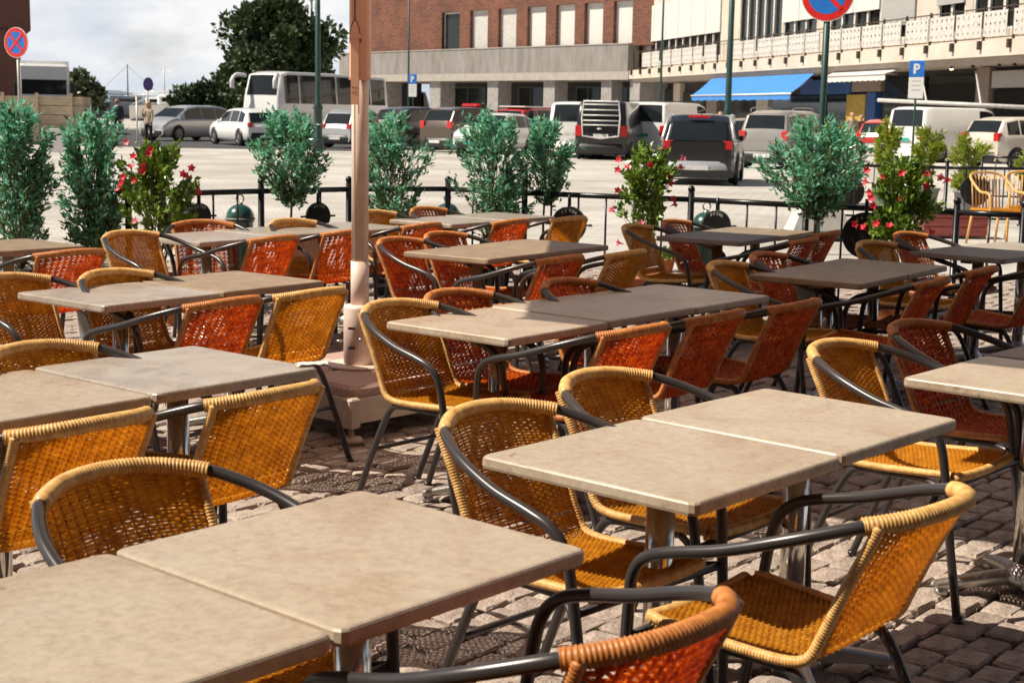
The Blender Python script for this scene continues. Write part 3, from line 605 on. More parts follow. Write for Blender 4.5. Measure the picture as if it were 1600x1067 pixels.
# ---------------------------------------------------------------- shrubs, vines, trees
def leaf_cloud(mbs, pts, size, aspect, up=.3, bend=.25):
    """pts: list of (pos, outward); mbs: one builder per leaf material, picked by its weight"""
    for p, o_, k in pts:
        d = (o_*.9+Vector((rnd.gauss(0, .6), rnd.gauss(0, .6), rnd.gauss(up, .75)))).normalized(); s = d.orthogonal().normalized(); a = rnd.uniform(0, 6.28); n = d.cross(s); s = s*math.cos(a)+n*math.sin(a); n = d.cross(s)
        L_ = size*rnd.uniform(.5, 1.3); w_ = L_*aspect
        mbs[k].add([p, p+d*(L_*.45)+s*w_+n*(L_*bend*.3), p+d*L_-n*(L_*bend*.2), p+d*(L_*.45)-s*w_+n*(L_*bend*.3)], [(0, 1, 2), (0, 2, 3)], 0, False)
def shrub(name, label, cat, loc, crown_z0, crown_z1, rx, n, mats, size, aspect, stem_r, pot, shape='oval', stems=5, group=None, trunk=False, lean=0):
    t = thing(name, label, cat, loc, rnd.uniform(0, 6), group); mbs = [MB() for _ in mats]; st = MB(); pts = []
    H_ = crown_z1-crown_z0; zc = (crown_z0+crown_z1)/2; zp = pot[1] if pot else 0
    tips = []
    if trunk: st.tube(spline([(0, 0, zp), (rnd.uniform(-.02, .02), .01, zp+(crown_z0-zp)*.5), (rnd.uniform(-.03, .03), 0, crown_z0+.05)], 5), [stem_r*(1-.4*i/10) for i in range(11)], 8)
    nb = max(12, int(n/60)); sx_, sy_ = rnd.uniform(.85, 1.1), rnd.uniform(.85, 1.1); ph = rnd.uniform(0, 6.28)
    for i in range(nb):
        a = rnd.uniform(0, 6.28); u = .25+.80*rnd.random()**.6; zz = rnd.random()**.85
        if shape == 'oval': rr = math.sqrt(max(.08, 1-(2*zz-1)**2))*rx
        else: rr = rx*(1-.42*abs(2*zz-.95)**2.6)
        rr *= 1+.20*math.sin(3*a+ph+4*zz); u *= rnd.uniform(.85, 1.15)
        e = Vector((rr*u*math.cos(a)*sx_, rr*u*math.sin(a)*sy_, crown_z0+H_*zz+rnd.uniform(-.02, .05)))
        s0 = Vector((e.x*.12, e.y*.12, max(zp, crown_z0*.92 if trunk else zp+.02*i/nb, e.z-H_*rnd.uniform(.3, .55))))
        mid = s0.lerp(e, .55)+Vector((rnd.gauss(0, .015), rnd.gauss(0, .015), -.015)); br = spline([s0, mid, e], 4)
        st.tube(br, [.005-.0004*q for q in range(len(br))], 4, 0, False)
        out_ = Vector((math.cos(a), math.sin(a), .7)).normalized(); dens = rnd.uniform(.6, 1.35)
        for q in range(int(60*dens)):
            f = 1-abs(rnd.gauss(0, .34)); f = max(.08, f); x_ = f*(len(br)-1); k0 = min(len(br)-2, int(x_)); p = br[k0].lerp(br[k0+1], x_-k0)+Vector((rnd.gauss(0, .020), rnd.gauss(0, .020), rnd.gauss(0, .022)))*(rx/.26)
            k = 0
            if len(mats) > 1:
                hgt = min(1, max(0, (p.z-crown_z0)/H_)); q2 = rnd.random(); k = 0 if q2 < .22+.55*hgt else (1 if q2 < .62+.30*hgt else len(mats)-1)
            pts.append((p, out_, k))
    leaf_cloud(mbs, pts, size, aspect)
    if not trunk:
        for i in range(stems):
            a = rnd.uniform(0, 6.28); q = Vector((math.cos(a)*rx*.45, math.sin(a)*rx*.45, crown_z0+H_*.6)); st.tube(spline([(q.x*.1, q.y*.1, zp), (q.x*.4, q.y*.4, zp+.2), tuple(q)], 5), [stem_r*(1-.06*i2) for i2 in range(11)], 6, 0, False)
    st.build('trunk' if trunk else 'stems', 'bark', t)
    me = MB()
    off = 0
    for i, m_ in enumerate(mbs): me.add(m_.v, m_.f, i)
    me.build('foliage', mats, t)
    if pot:
        r_, h_, pm = pot; b = MB(); b.lathe([(r_*.72, 0), (r_*.74, .01), (r_*.97, h_-.03), (r_*1.06, h_-.03), (r_*1.06, h_+.004), (r_*.95, h_+.004), (r_*.93, h_-.03)], n=22); po = b.build('pot', pm, t); MB().disc((0, 0, h_-.02), UX, UY, r_*.95, 20).build('soil', 'soil', po)
    return t
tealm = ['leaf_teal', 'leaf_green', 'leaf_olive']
def P(px, Y): q = GD(px, 300, Y); return Vector((q.x, Y, 0))
def ZZ(px, py, Y): return GD(px, py, Y).z
SG = 'teal leaved shrubs along the railing'
for lab, px, Y, yt, yb, hwpx, n, shape, trunk in (
    ('broad teal-leaved shrub at the far left border', 28, 11.3, 165, 395, 55, 5200, 'column', False),
    ('tall teal-leaved shrub second from the left border', 148, 11.6, 180, 385, 55, 5200, 'column', False),
    ('teal lollipop tree on a thin trunk left of the parasol pole', 453, 12.4, 184, 312, 58, 3600, 'oval', True),
    ('teal shrub touching the right side of the parasol pole', 612, 12.6, 182, 345, 50, 3600, 'column', False),
    ('bushy teal shrub right of the pole, left one of an overlapping pair', 770, 12.9, 178, 350, 52, 4200, 'column', False),
    ('teal tree with forked trunk, right one of the overlapping pair', 852, 13.1, 188, 310, 50, 3200, 'oval', True),
    ('round teal tree on a brown trunk right of centre', 1278, 11.6, 190, 330, 72, 4600, 'oval', True)):
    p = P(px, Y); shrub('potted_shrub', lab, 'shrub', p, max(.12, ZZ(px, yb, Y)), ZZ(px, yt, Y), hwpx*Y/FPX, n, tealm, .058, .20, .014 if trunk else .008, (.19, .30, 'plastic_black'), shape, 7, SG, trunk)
def flower(parent, p, d, mat, s=.034):
    b = MB(); d = d.normalized(); x = d.orthogonal().normalized(); y = d.cross(x)
    for k in range(5):
        a = 2*math.pi*k/5; e = x*math.cos(a)+y*math.sin(a); f = x*math.cos(a+.62)+y*math.sin(a+.62); g = x*math.cos(a-.62)+y*math.sin(a-.62)
        b.add([Vector((0, 0, 0)), g*s*.62+d*s*.35, e*s*1.05+d*s*.55, f*s*.62+d*s*.35], [(0, 1, 2), (0, 2, 3)])
    b.tube([-d*s*1.1, -d*s*.5, Vector((0, 0, 0))], [s*.1, s*.16, s*.3], 6, 0, False)
    o = b.build('flower', mat, parent); o.location = p; return o
def vine(label, px, Y, yt, yb, hwpx, n, flowers, pot, small=False):
    p = P(px, Y); z0, z1 = max(.1, ZZ(px, yb, Y)), ZZ(px, yt, Y); rx = hwpx*Y/FPX
    t = shrub('flowering_vine', label, 'flowering plant', p, z0, z1, rx, n, ['leaf_vine'], .052, .30, .007, pot, 'column', 5, 'red flowering vines along the railing')
    t.rotation_euler = (0, 0, 0)
    for fx, fy, m_ in flowers:
        q = GD(fx, fy, Y-rx*.75*math.sqrt(max(.05, 1-min(1, abs(fx-px)/hwpx)**2)))-p; flower(t, q, Vector((q.x*1.2+rnd.gauss(0, .08), -.35+rnd.gauss(0, .15), .12+rnd.gauss(0, .2))), m_)
r_, k_ = 'petal_red', 'petal_pink'
vine('vine with red and pink flowers left, beside the tall teal shrub', 250, 11.4, 228, 372, 50, 3000, [(236, 233, r_), (233, 240, r_), (209, 245, r_), (205, 262, r_), (225, 258, r_), (222, 268, r_), (211, 281, r_), (193, 277, r_), (191, 288, r_), (187, 296, r_), (199, 222, k_), (285, 272, r_), (290, 276, r_), (299, 262, r_), (309, 301, r_), (212, 346, k_)], (.17, .26, 'terracotta'))
vine('vine with red flowers in the middle, on the railing right of the round disc', 1010, 12.0, 230, 352, 42, 2600, [(968, 250, r_), (981, 262, r_), (966, 266, r_), (1015, 257, r_), (1066, 248, k_), (1062, 262, r_), (1045, 276, r_), (1047, 286, r_), (1050, 312, r_), (1053, 320, r_), (957, 329, r_), (1002, 350, k_), (966, 297, r_), (968, 380, r_), (1036, 231, k_)], (.17, .26, 'terracotta'))
vine('vine with many red flowers right, in front of the red planks', 1412, 11.0, 258, 372, 54, 3000, [(1356, 266, r_), (1381, 277, r_), (1409, 271, r_), (1447, 272, r_), (1354, 285, r_), (1360, 301, r_), (1362, 310, r_), (1409, 310, r_), (1445, 290, r_), (1467, 276, k_), (1479, 282, r_), (1472, 279, r_), (1337, 349, r_), (1350, 356, r_), (1370, 350, r_), (1390, 354, r_), (1365, 320, r_), (1455, 362, r_)], (.18, .28, 'terracotta'))
def pot_only(label, px, py, rpx, h, mat):
    g = G(px, py, 0); r_2 = rpx*g.y/FPX; t = thing('plant_pot', label, 'pot', g, 0, 'plant pots on the floor'); b = MB(); b.lathe([(r_2*.72, 0), (r_2*.74, .01), (r_2*.97, h-.04), (r_2*1.06, h-.04), (r_2*1.06, h), (r_2*.95, h), (r_2*.93, h-.04)], n=24); b.build('pot_wall', mat, t); MB().disc((0, 0, h-.03), UX, UY, r_2*.95, 20).build('soil', 'soil', t)
    b = MB(); leaf_cloud([b], [(Vector((rnd.gauss(0, r_2*.5), rnd.gauss(0, r_2*.5), h+rnd.uniform(-.02, .08))), UZ, 0) for _ in range(220)], .05, .3); b.build('foliage', 'leaf_vine', t)
pot_only('grey plastic pot on the floor below the chipped grey table', 141, 527, 21, .24, 'pot_grey')
pot_only('terracotta pot on the floor behind the red chair at the left', 268, 508, 14, .16, 'terracotta')
pot_only('orange pot on the floor under the shaded brown tables', 1396, 497, 22, .2, 'terracotta')
pot_only('leafy pot on the floor beside the yellow chair below the middle vine', 1040, 425, 14, .14, 'terracotta')

# ---------------------------------------------------------------- neighbouring terrace behind the railing
F2 = [G(1250, 257, .85), G(1396, 260, .85), G(1480, 262.5, .85), G(1600, 264, .85), G(1720, 267, .85)]; F2 = [Vector((p.x, p.y, 0)) for p in F2]
for k, lab in enumerate(('neighbouring terrace railing behind the round teal tree', 'neighbouring terrace railing behind the right flowering vine', 'neighbouring terrace railing behind the tall post at the right', 'neighbouring terrace railing running out of the right border')): fence_panel(F2[k], F2[k+1], lab, group='railings of the neighbouring terrace')
F3 = [G(1535, 245, .85), G(1600, 247, .85), G(1680, 249, .85)]; F3 = [Vector((p.x, p.y, 0)) for p in F3]
for k, lab in enumerate(('far railing of the neighbouring terrace with a pointed post, before the beige car', 'far railing of the neighbouring terrace at the right border')): fence_panel(F3[k], F3[k+1], lab, group='railings of the neighbouring terrace')
for px, py, rp, lab in ((1328, 300, 23, 'grey-black round disc on the neighbouring railing, right of the round teal tree'), (1524, 298, 24, 'grey-black round disc on the neighbouring railing near the right border')):
    c = GD(px, py, 23.2); gong(lab, c, rp*23.2/FPX, 0, False)
for lab, px, Y, yt, yb, hwp in (('yellow-green conifer left of the white van, on the neighbouring terrace', 1383, 26.5, 188, 268, 20), ('yellow-green conifer in front of the white van', 1446, 26.3, 203, 275, 24), ('bushy yellow-green conifer in front of the beige car', 1512, 25.8, 214, 300, 32), ('low yellow-green conifer above the round teal tree', 1300, 27.5, 192, 262, 26), ('yellow-green conifer at the right border', 1612, 26.5, 215, 290, 24)):
    shrub('conifer', lab, 'conifer', P(px, Y), max(.05, ZZ(px, yb, Y)), ZZ(px, yt, Y), hwp*Y/FPX, 2200, ['leaf_conifer'], .10, .16, .012, (.24, .34, 'pot_grey'), 'column', 4, 'conifers of the neighbouring terrace')
def bamboo_chair(label, px, py, ang):
    g = G(px, py, 0); t = thing('bamboo_armchair', label, 'chair', g, ang, 'bamboo chairs of the neighbouring terrace')
    b = MB()
    for k in range(9): x = -.2+.05*k; b.tube([(x, -.2, .44), (x*1.05, -.25, .86)], .010, 6)
    b.build('backrest', 'wrap_tan', t); MB().bbox(-.24, .24, -.22, .24, .42, .46, .01).build('seat', 'rattan_yellow', t)
    b = MB(); b.tube(spline([(-.27, .22, 0), (-.27, .22, .6), (-.27, .0, .68), (-.24, -.24, .86), (0, -.29, .90), (.24, -.24, .86), (.27, 0, .68), (.27, .22, .6), (.27, .22, 0)], 6), .017, 8); b.build('arm_frame', 'wrap_tan', t)
    for s in (-1, 1): MB().tube([(s*.2, -.2, .43), (s*.22, -.27, 0)], .016, 6).build('rear_leg', 'wrap_tan', t)
bamboo_chair('bamboo armchair on the neighbouring terrace, right of the post at the right', 1553, 383, R(200)); bamboo_chair('bamboo armchair on the neighbouring terrace cut by the right border', 1602, 378, R(170))
g = G(1492, 370, 0); t = thing('plank_planter', 'low planter of red painted planks behind the railing at the right', 'planter', g, R(2))
mk('red_plank', (.36, .09, .08), .6, 0, .2, 6, stretch=(1, 6, 6))
for k in range(3): MB().bbox(-.44, .44, -.02, .02, .02+k*.115, .128+k*.115, .006).build('plank', 'red_plank', t)
MB().box(-.43, .43, .021, .40, 0, .33).build('box', 'red_plank', t)
mk('concrete_white', (.66, .63, .58), .7, 0, .1, 5); mk('green_base', (.03, .10, .07), .6)
g = G(1277, 372, 0); t = thing('concrete_block', 'white tapered concrete block with green foot behind the round teal tree', 'concrete block', g, R(8)); MB().box(-.42, .42, -.22, .22, 0, .10).build('foot', 'green_base', t)
MB().add([(-.40, -.2, .10), (.40, -.2, .10), (.40, .2, .10), (-.40, .2, .10), (-.24, -.12, .46), (.24, -.12, .46), (.24, .12, .46), (-.24, .12, .46)], [(4, 5, 6, 7), (0, 1, 5, 4), (1, 2, 6, 5), (2, 3, 7, 6), (3, 0, 4, 7)]).build('body', 'concrete_white', t)
# ---------------------------------------------------------------- vehicles
TOPS = {
 'hatch': [(0, .50), (.02, .60), (.09, .90), (.2, .985), (.42, 1), (.56, .965), (.735, .665), (.87, .60), (.965, .52), (1, .42)],
 'suv': [(0, .54), (.02, .68), (.08, .93), (.2, .99), (.45, 1), (.60, .955), (.755, .69), (.9, .635), (.975, .55), (1, .45)],
 'mpv': [(0, .50), (.015, .66), (.055, .93), (.2, 1), (.5, 1), (.64, .945), (.82, .65), (.93, .56), (1, .42)],
 'sedan': [(0, .58), (.03, .655), (.14, .68), (.27, .93), (.42, 1), (.55, .98), (.72, .68), (.9, .61), (1, .44)],
 'van': [(0, .45), (.006, .6), (.025, .965), (.08, 1), (.70, 1), (.775, .955), (.875, .63), (.965, .53), (1, .38)],
 'coach': [(0, .40), (.004, .7), (.012, .95), (.04, .985), (.5, 1), (.90, .995), (.955, .955), (.985, .62), (.995, .42), (1, .25)]}
GLZ = {  # belt, side glass spans, rear window span, windscreen span
 'hatch': (.60, [(.10, .22), (.235, .42), (.435, .655)], (.022, .085), (.575, .725)), 'suv': (.62, [(.09, .21), (.225, .43), (.445, .68)], (.022, .076), (.615, .745)),
 'mpv': (.58, [(.065, .24), (.255, .45), (.465, .70)], (.018, .052), (.66, .81)), 'sedan': (.62, [(.21, .29), (.30, .44), (.455, .66)], (.155, .26), (.565, .71)),
 'van': (.56, [(.62, .80)], (.008, .024), (.785, .87)), 'coach': (.46, [(.03, .17), (.18, .33), (.34, .49), (.50, .65), (.66, .81), (.82, .935)], (.005, .011), (.957, .984))}
def vehicle(name, label, cat, px, py, heading, kind, paint, L_, W_, H_, wheel=.32, plate='plate_white', anchor='rear', glassmat='car_glass', group='vehicles parked on the square', Y=None, lower='plastic_black', hatchmat=None, extra=None, rear_glass=True, side_glass=True):
    g = G(px, py, 0) if Y is None else Vector((GD(px, py, Y).x, Y, 0)); hd = R(heading); f = Vector((math.cos(hd), math.sin(hd), 0))
    c = g+f*(L_/2 if anchor == 'rear' else (-L_/2 if anchor == 'front' else 0)); t = thing(name, label, cat, c, hd, group)
    xs = [p[0] for p in TOPS[kind]]; zs = [p[1]*H_ for p in TOPS[kind]]; belt, sides, rw, ws = GLZ[kind]; zb = belt*H_; zl = .17 if kind != 'coach' else .30
    def top(u): return interp(u, xs, zs)
    def hwf(u): e = abs(2*u-1); return W_/2*(1-(.13 if kind not in ('van', 'coach') else .06)*e**7)
    def sec(u):
        zt = top(u); hw_ = hwf(u); b_ = min(zb, zt*.94); gh = max(0, zt-zb)/H_; ht = hw_*(.96-(.50 if kind not in ('van', 'coach') else .22)*gh) if zt > zb else hw_*.93
        zlow = zl+.06*max(0, abs(2*u-1)-.86)/.14
        return [(hw_*.86, zlow), (hw_*.97, zlow+.08), (hw_*1.0, lerp(zlow, b_, .5)), (hw_*.985, b_-.03), (hw_*.962, b_), (ht, max(b_, zt-.05*(1 if zt > zb+.1 else .2))), (ht*.90, zt-.008), (ht*.5, zt+.012), (0, zt+.018)]
    us = sorted(set([round(x, 4) for x in np.linspace(0, 1, 41)]+[round(x, 4) for x in xs])); P_ = []
    for u in us:
        s = sec(u); P_.append([((u-.5)*L_, y, z) for y, z in s]+[((u-.5)*L_, -y, z) for y, z in s[-2::-1]])
    b = MB(); b.grid(P_, 0, True, flip=True)
    for row, fl in ((P_[0], False), (P_[-1], True)): n = len(row); b.add(row, [tuple(range(n)) if not fl else tuple(range(n-1, -1, -1))], 0)
    body = b.build('body', paint, t)
    b = MB(); zu = zl-.01
    b.box(-L_/2+.10, L_/2-.10, -W_*.42, W_*.42, .14, zl+.10); b.build('underbody', 'plastic_black', t)
    def side_patch(u0, u1, s, name='side_window', mat=glassmat):
        rows = []; n = 7
        for q in range(n):
            u = lerp(u0, u1, q/(n-1)); S = sec(u); (y0, z0), (y1, z1) = S[4], S[5]
            if z1-z0 < .05: continue
            row = []
            for k in range(4):
                v = lerp(.10, .93, k/3); row.append(((u-.5)*L_, s*(lerp(y0, y1, v)+.006), lerp(z0, z1, v)+.002))
            rows.append(row)
        if len(rows) > 1: MB().grid(rows, 0, False, flip=(s > 0)).build(name, mat, t)
    if side_glass:
        for s in (-1, 1):
            for u0, u1 in sides: side_patch(u0, u1, s)
    def top_patch(u0, u1, name, mat, inset=.86, dx=0.0):
        rows = []; n = 6
        for q in range(n):
            u = lerp(u0, u1, q/(n-1)); S = sec(u); ht = S[6][0]; zt = top(u); row = []
            for k in range(7):
                y = lerp(-1, 1, k/6)*ht*inset/.9; row.append(((u-.5)*L_+dx, y, zt+.020-.012*abs(lerp(-1, 1, k/6))**2+.004))
            rows.append(row)
        return MB().grid(rows, 0, True, flip=False).build(name, mat, t)
    if rear_glass: top_patch(rw[0], rw[1], 'rear_window', glassmat, .84, -.012)
    top_patch(ws[0], ws[1], 'windshield', glassmat, .88, .012)
    # bumpers, lights, plates
    zbump = .52 if kind != 'coach' else .75
    for s, nm in ((-1, 'rear_bumper'), (1, 'front_bumper')):
        b = MB(); hw_ = hwf(0)*1.0; rows = []
        for q in range(9):
            y = lerp(-1, 1, q/8)*hw_*1.02; x = s*(L_/2+.05-.10*abs(q/4-1)**3); rows.append([(x, y, zl+.02), (x+s*.02, y, lerp(zl, zbump, .5)), (x, y, zbump), (x-s*.12, y, zbump+.005)])
        b.grid(rows, 0, True, flip=(s > 0)); b.build(nm, lower, t)
        b = MB(); b.box(*sorted((s*(L_/2+.066), s*(L_/2+.076))), -.26, .26, zbump-.20 if kind != 'van' or s > 0 else zbump+.22, zbump-.09 if kind != 'van' or s > 0 else zbump+.33); b.build('number_plate', plate, t)
    zt0 = zb if kind != 'coach' else 1.1
    for s in (-1, 1):
        hw_ = hwf(0)
        b = MB(); h_ = .30 if kind in ('hatch', 'sedan') else .42; b.bbox(-L_/2-.012, -L_/2+.16, *sorted((s*hw_*.72, s*(hw_*1.005))), zt0-.16 if kind not in ('van',) else zt0-.32, zt0-.16+h_*.65 if kind not in ('van',) else zt0+.04, .015); b.build('tail_light', 'tail_red', t)
        b = MB(); zf = top(.985) if kind != 'coach' else .9; b.bbox(L_/2-.20, L_/2+.010, *sorted((s*hw_*.58, s*(hw_*.99))), zf-.20, zf-.06, .02); b.build('headlight', 'head_lens', t)
        if kind != 'coach':
            b = MB(); x = (ws[1]-.5-.03)*L_; b.bbox(x-.06, x+.06, *sorted((s*(hw_*.98), s*(hw_*.98+.16))), zb, zb+.13, .02); b.build('mirror', paint, t)
    wx = (.5*L_-(.19 if kind != 'coach' else .22)*L_, -.5*L_+(.175 if kind != 'coach' else .24)*L_)
    for x in wx:
        for s in (-1, 1):
            y = s*(W_/2-.11); b = MB()
            b.tube([(x, s*(W_/2*.90), wheel+.01), (x, s*(W_/2+.004), wheel+.01)], wheel*1.16, 20); b.build('wheel_arch', 'plastic_black', t)
            b = MB(); rows = [(wheel*.62, -.11), (wheel*.93, -.11), (wheel, -.085), (wheel, .085), (wheel*.93, .112), (wheel*.62, .112)]; n = 22; v = []
            for r_2, w2 in rows: v += [(x+r_2*math.cos(2*math.pi*k/n), y+s*w2+s*.02, wheel+r_2*math.sin(2*math.pi*k/n)) for k in range(n)]
            f_ = []
            for i in range(len(rows)-1):
                for k in range(n): j = (k+1) % n; q = (i*n+k, i*n+j, (i+1)*n+j, (i+1)*n+k); f_.append(q)
            f_.append(tuple(range(n))); b.add(v, f_, 0, False); wh = b.build('wheel', 'tyre', t)
            b = MB(); yo = y+s*.128; b.tube([(x, yo-s*.03, wheel), (x, yo, wheel)], wheel*.20, 10)
            for k in range(7): a = 2*math.pi*k/7; e = Vector((math.cos(a), 0, math.sin(a))); tt = Vector((-math.sin(a), 0, math.cos(a))); b.obox(Vector((x, yo-s*.01, wheel))+e*(wheel*.38), e, tt, UY, wheel*.24, wheel*.075, .01)
            b.tube([(x+wheel*.62*math.cos(a), yo-s*.008, wheel+wheel*.62*math.sin(a)) for a in np.linspace(0, 6.283, 21)[:-1]], wheel*.05, 5, closed=True); b.build('rim', 'rim_metal', wh)
    if hatchmat:
        rows = []
        for q in range(6):
            z = lerp(.50, zb+.02, q/5); rows.append([(-L_/2-.022-.0*q+.0, lerp(-1, 1, k/6)*hwf(0)*.80, z) for k in range(7)])
        MB().grid(rows, 0, True, flip=True).build('tailgate_panel', hatchmat, t)
    if extra: extra(t, L_, W_, H_, top, sec)
    return t
for n_, c_, m_ in (('silver', (.52, .53, .55), .45), ('white', (.80, .79, .77), 0), ('brown', (.10, .072, .055), .35), ('darkgrey', (.05, .05, .055), .4), ('grey', (.33, .31, .29), .45), ('red', (.52, .03, .03), 0), ('black', (.012, .012, .014), 0), ('beige', (.66, .60, .52), .2), ('darkgreen', (.022, .035, .032), .2)):
    mk('paint_'+n_, c_, .28, m_, .03, 1, coat=.6)
def rack_rails(t, L_, W_, H_, top, sec):
    for s in (-1, 1): MB().tube(spline([((.12-.5)*L_, s*W_*.36, top(.12)), ((.16-.5)*L_, s*W_*.37, H_+.07), ((.45-.5)*L_, s*W_*.37, H_+.08), ((.5-.5)*L_, s*W_*.36, H_)], 5), .018, 6).build('roof_rail', 'rim_metal', t)
def bike_rack(t, L_, W_, H_, top, sec):
    b = MB(); x = -L_/2-.10
    for z in (1.15, 1.30, 1.48, 1.66, 1.84): b.tube([(x, -.62, z), (x, .62, z)], .022, 6)
    b.tube([(x, -.62, .78), (x, -.66, 1.4), (x, -.60, 1.95), (x, .60, 1.95), (x, .66, 1.4), (x, .62, .78), (x, 0, .70)], .028, 6, closed=True)
    for s in (-1, 1): b.tube([(x, s*.5, 1.95), (-L_/2+.05, s*.5, 2.0)], .015, 6); b.tube([(x, s*.5, .78), (-L_/2+.02, s*.5, .80)], .015, 6)
    b.build('bicycle_rack', 'paint_white', t)
    MB().lathe([(.07, 0), (.085, .02), (.06, .05)], (x+.0, .04, 1.0), 12).build('emblem', 'plate_white', t)
def antenna_rails(t, L_, W_, H_, top, sec):
    for s in (-1, 1): MB().tube([((.08-.5)*L_, s*W_*.38, H_+.05), ((.68-.5)*L_, s*W_*.38, H_+.05)], .014, 6).build('roof_rail', 'plastic_black', t)
def i3_bits(t, L_, W_, H_, top, sec):
    MB().tube([(-.9, 0, H_), (-1.02, 0, H_+.13)], .006, 5).build('antenna', 'plastic_black', t)
    b = MB(); b.bbox(-L_/2+.28, -L_/2+.36, -.24, .24, H_*.945, H_*.985, .012); b.build('brake_light', 'tail_red', t)
    MB().bbox(-L_/2-.075, -L_/2+.2, -W_*.46, W_*.46, .16, .33, .02).build('diffuser', 'plastic_black', t)
    for s in (-1, 1):
        for nm, u0, u1 in (('rear_wing', .03, .30), ('door', .31, .62), ('front_wing', .63, .92)):
            rows = []
            for q in range(6):
                u = lerp(u0, u1, q/5); S = sec(u); rows.append([((u-.5)*L_, s*(y+.007), z) for y, z in S[1:5]])
            MB().grid(rows, 0, True, flip=(s > 0)).build(nm, 'paint_silver', t)
    for s in (-1, 1): MB().tube(spline([((.03-.5)*L_, s*W_*.46, H_*.62), ((.09-.5)*L_, s*W_*.41, H_*.88), ((.2-.5)*L_, s*W_*.385, H_*.975), ((.5-.5)*L_, s*W_*.385, H_*.975)], 5), .045, 6).build('roof_frame', 'paint_silver', t)
def light_bar(t, L_, W_, H_, top, sec):
    b = MB(); b.bbox(-.25, .0, -.42, .42, H_+.01, H_+.15, .04); b.build('roof_light', 'tail_red', t)
V = vehicle
V('parked_car', 'silver compact car facing the viewer, leftmost of the far parked cars', 'car', 292, 219, 236, 'mpv', 'paint_silver', 4.3, 1.8, 1.56, anchor='c')
V('parked_car', 'white low hatchback with sloping rear window, seen from behind left of the coach', 'car', 384, 226, 122, 'hatch', 'paint_white', 4.4, 1.76, 1.49, anchor='c')
V('parked_car', 'small silver hatchback parked just left of the parasol pole', 'car', 524, 231, 62, 'hatch', 'paint_silver', 3.5, 1.65, 1.52, anchor='rear')
V('parked_car', 'dark grey estate car parked just right of the parasol pole', 'car', 607, 233, 60, 'suv', 'paint_darkgrey', 4.4, 1.8, 1.66, anchor='rear')
V('parked_car', 'brown sport utility car with tall red tail lights, right of the dark grey one', 'car', 680, 237, 52, 'suv', 'paint_brown', 4.5, 1.82, 1.68, anchor='rear', extra=light_bar)
V('parked_car', 'white hatchback with teal number plate facing the viewer, behind the teal shrubs', 'car', 735, 240, 244, 'hatch', 'paint_white', 4.0, 1.74, 1.48, plate='plate_teal', anchor='front')
V('parked_car', 'red people carrier with pale roof behind the overlapping teal shrubs', 'car', 790, 236, 56, 'mpv', 'paint_red', 4.6, 1.82, 1.72, anchor='rear', extra=lambda t, L_, W_, H_, top, sec: MB().bbox(-L_*.42, L_*.12, -W_*.36, W_*.36, H_-.0, H_+.05, .03).build('roof_panel', 'paint_white', t))
V('parked_van', 'small white van with its back to the viewer, left of the black van', 'van', 893, 246, 76, 'van', 'paint_white', 4.7, 1.86, 1.92, anchor='rear', lower='paint_white')
V('parked_van', 'black van with a white bicycle rack on its tailgate', 'van', 938, 249, 77, 'van', 'paint_black', 4.8, 1.9, 1.95, anchor='rear', extra=bike_rack)
V('parked_van', 'white panel van with teal plate and roof rails, right of the black van', 'van', 1003, 246, 62, 'van', 'paint_white', 5.1, 1.92, 1.97, plate='plate_teal', anchor='rear', lower='paint_white', extra=antenna_rails)
V('parked_car', 'black and silver electric hatchback nearest the railing, seen from behind', 'car', 1088, 288, 79, 'hatch', 'paint_black', 4.0, 1.78, 1.57, wheel=.35, anchor='rear', hatchmat='paint_black', lower='paint_silver', extra=i3_bits)
V('parked_car', 'dark green saloon between the electric hatchback and the grey people carrier', 'car', 1140, 247, 60, 'sedan', 'paint_darkgreen', 4.5, 1.76, 1.45, anchor='rear')
V('parked_car', 'grey people carrier with roof rails behind the round teal tree', 'car', 1190, 263, 58, 'mpv', 'paint_grey', 4.6, 1.82, 1.72, anchor='rear', extra=rack_rails)
V('parked_car', 'red hatchback between the grey people carrier and the white van', 'car', 1362, 243, 50, 'hatch', 'paint_red', 4.0, 1.74, 1.50, anchor='rear')
V('parked_van', 'white panel van with teal plate under the long grey awning arm', 'van', 1412, 252, 35, 'van', 'paint_white', 5.0, 1.92, 1.97, plate='plate_teal', anchor='rear', lower='paint_white')
V('parked_car', 'small silver hatchback in front of the white van at the right', 'car', 1470, 251, 42, 'hatch', 'paint_silver', 3.7, 1.65, 1.46, anchor='rear')
V('parked_car', 'beige sport utility car with red tail light at the right border', 'car', 1528, 262, 30, 'suv', 'paint_beige', 4.4, 1.82, 1.66, anchor='rear')
def coach_bits(t, L_, W_, H_, top, sec):
    for s in (-1, 1):
        b = MB(); b.tube(spline([(L_/2-.25, s*1.05, H_-.25), (L_/2+.25, s*1.30, H_-.22), (L_/2+.52, s*1.38, H_-.50), (L_/2+.52, s*1.38, H_-.95)], 5), [.10]*10+[.12]*6, 8); b.build('mirror_arm', 'paint_white', t)
    b = MB()
    for s in (-1, 1): b.box(-L_/2+.3, L_/2-.6, *sorted((s*1.262, s*1.272)), .45, .62)
    b.build('side_trim', 'paint_darkgrey', t)
V('coach', 'white touring coach with large dark windows behind the lamp post', 'coach', 406, 219, 243, 'coach', 'paint_white', 11.0, 2.5, 3.45, wheel=.48, anchor='front', extra=coach_bits, lower='paint_white', group='coaches', Y=79)
V('coach', 'white touring coach seen between the arcade columns', 'coach', 668, 200, 20, 'coach', 'paint_white', 12.0, 2.55, 3.5, wheel=.48, anchor='front', lower='paint_white', group='coaches', Y=156)
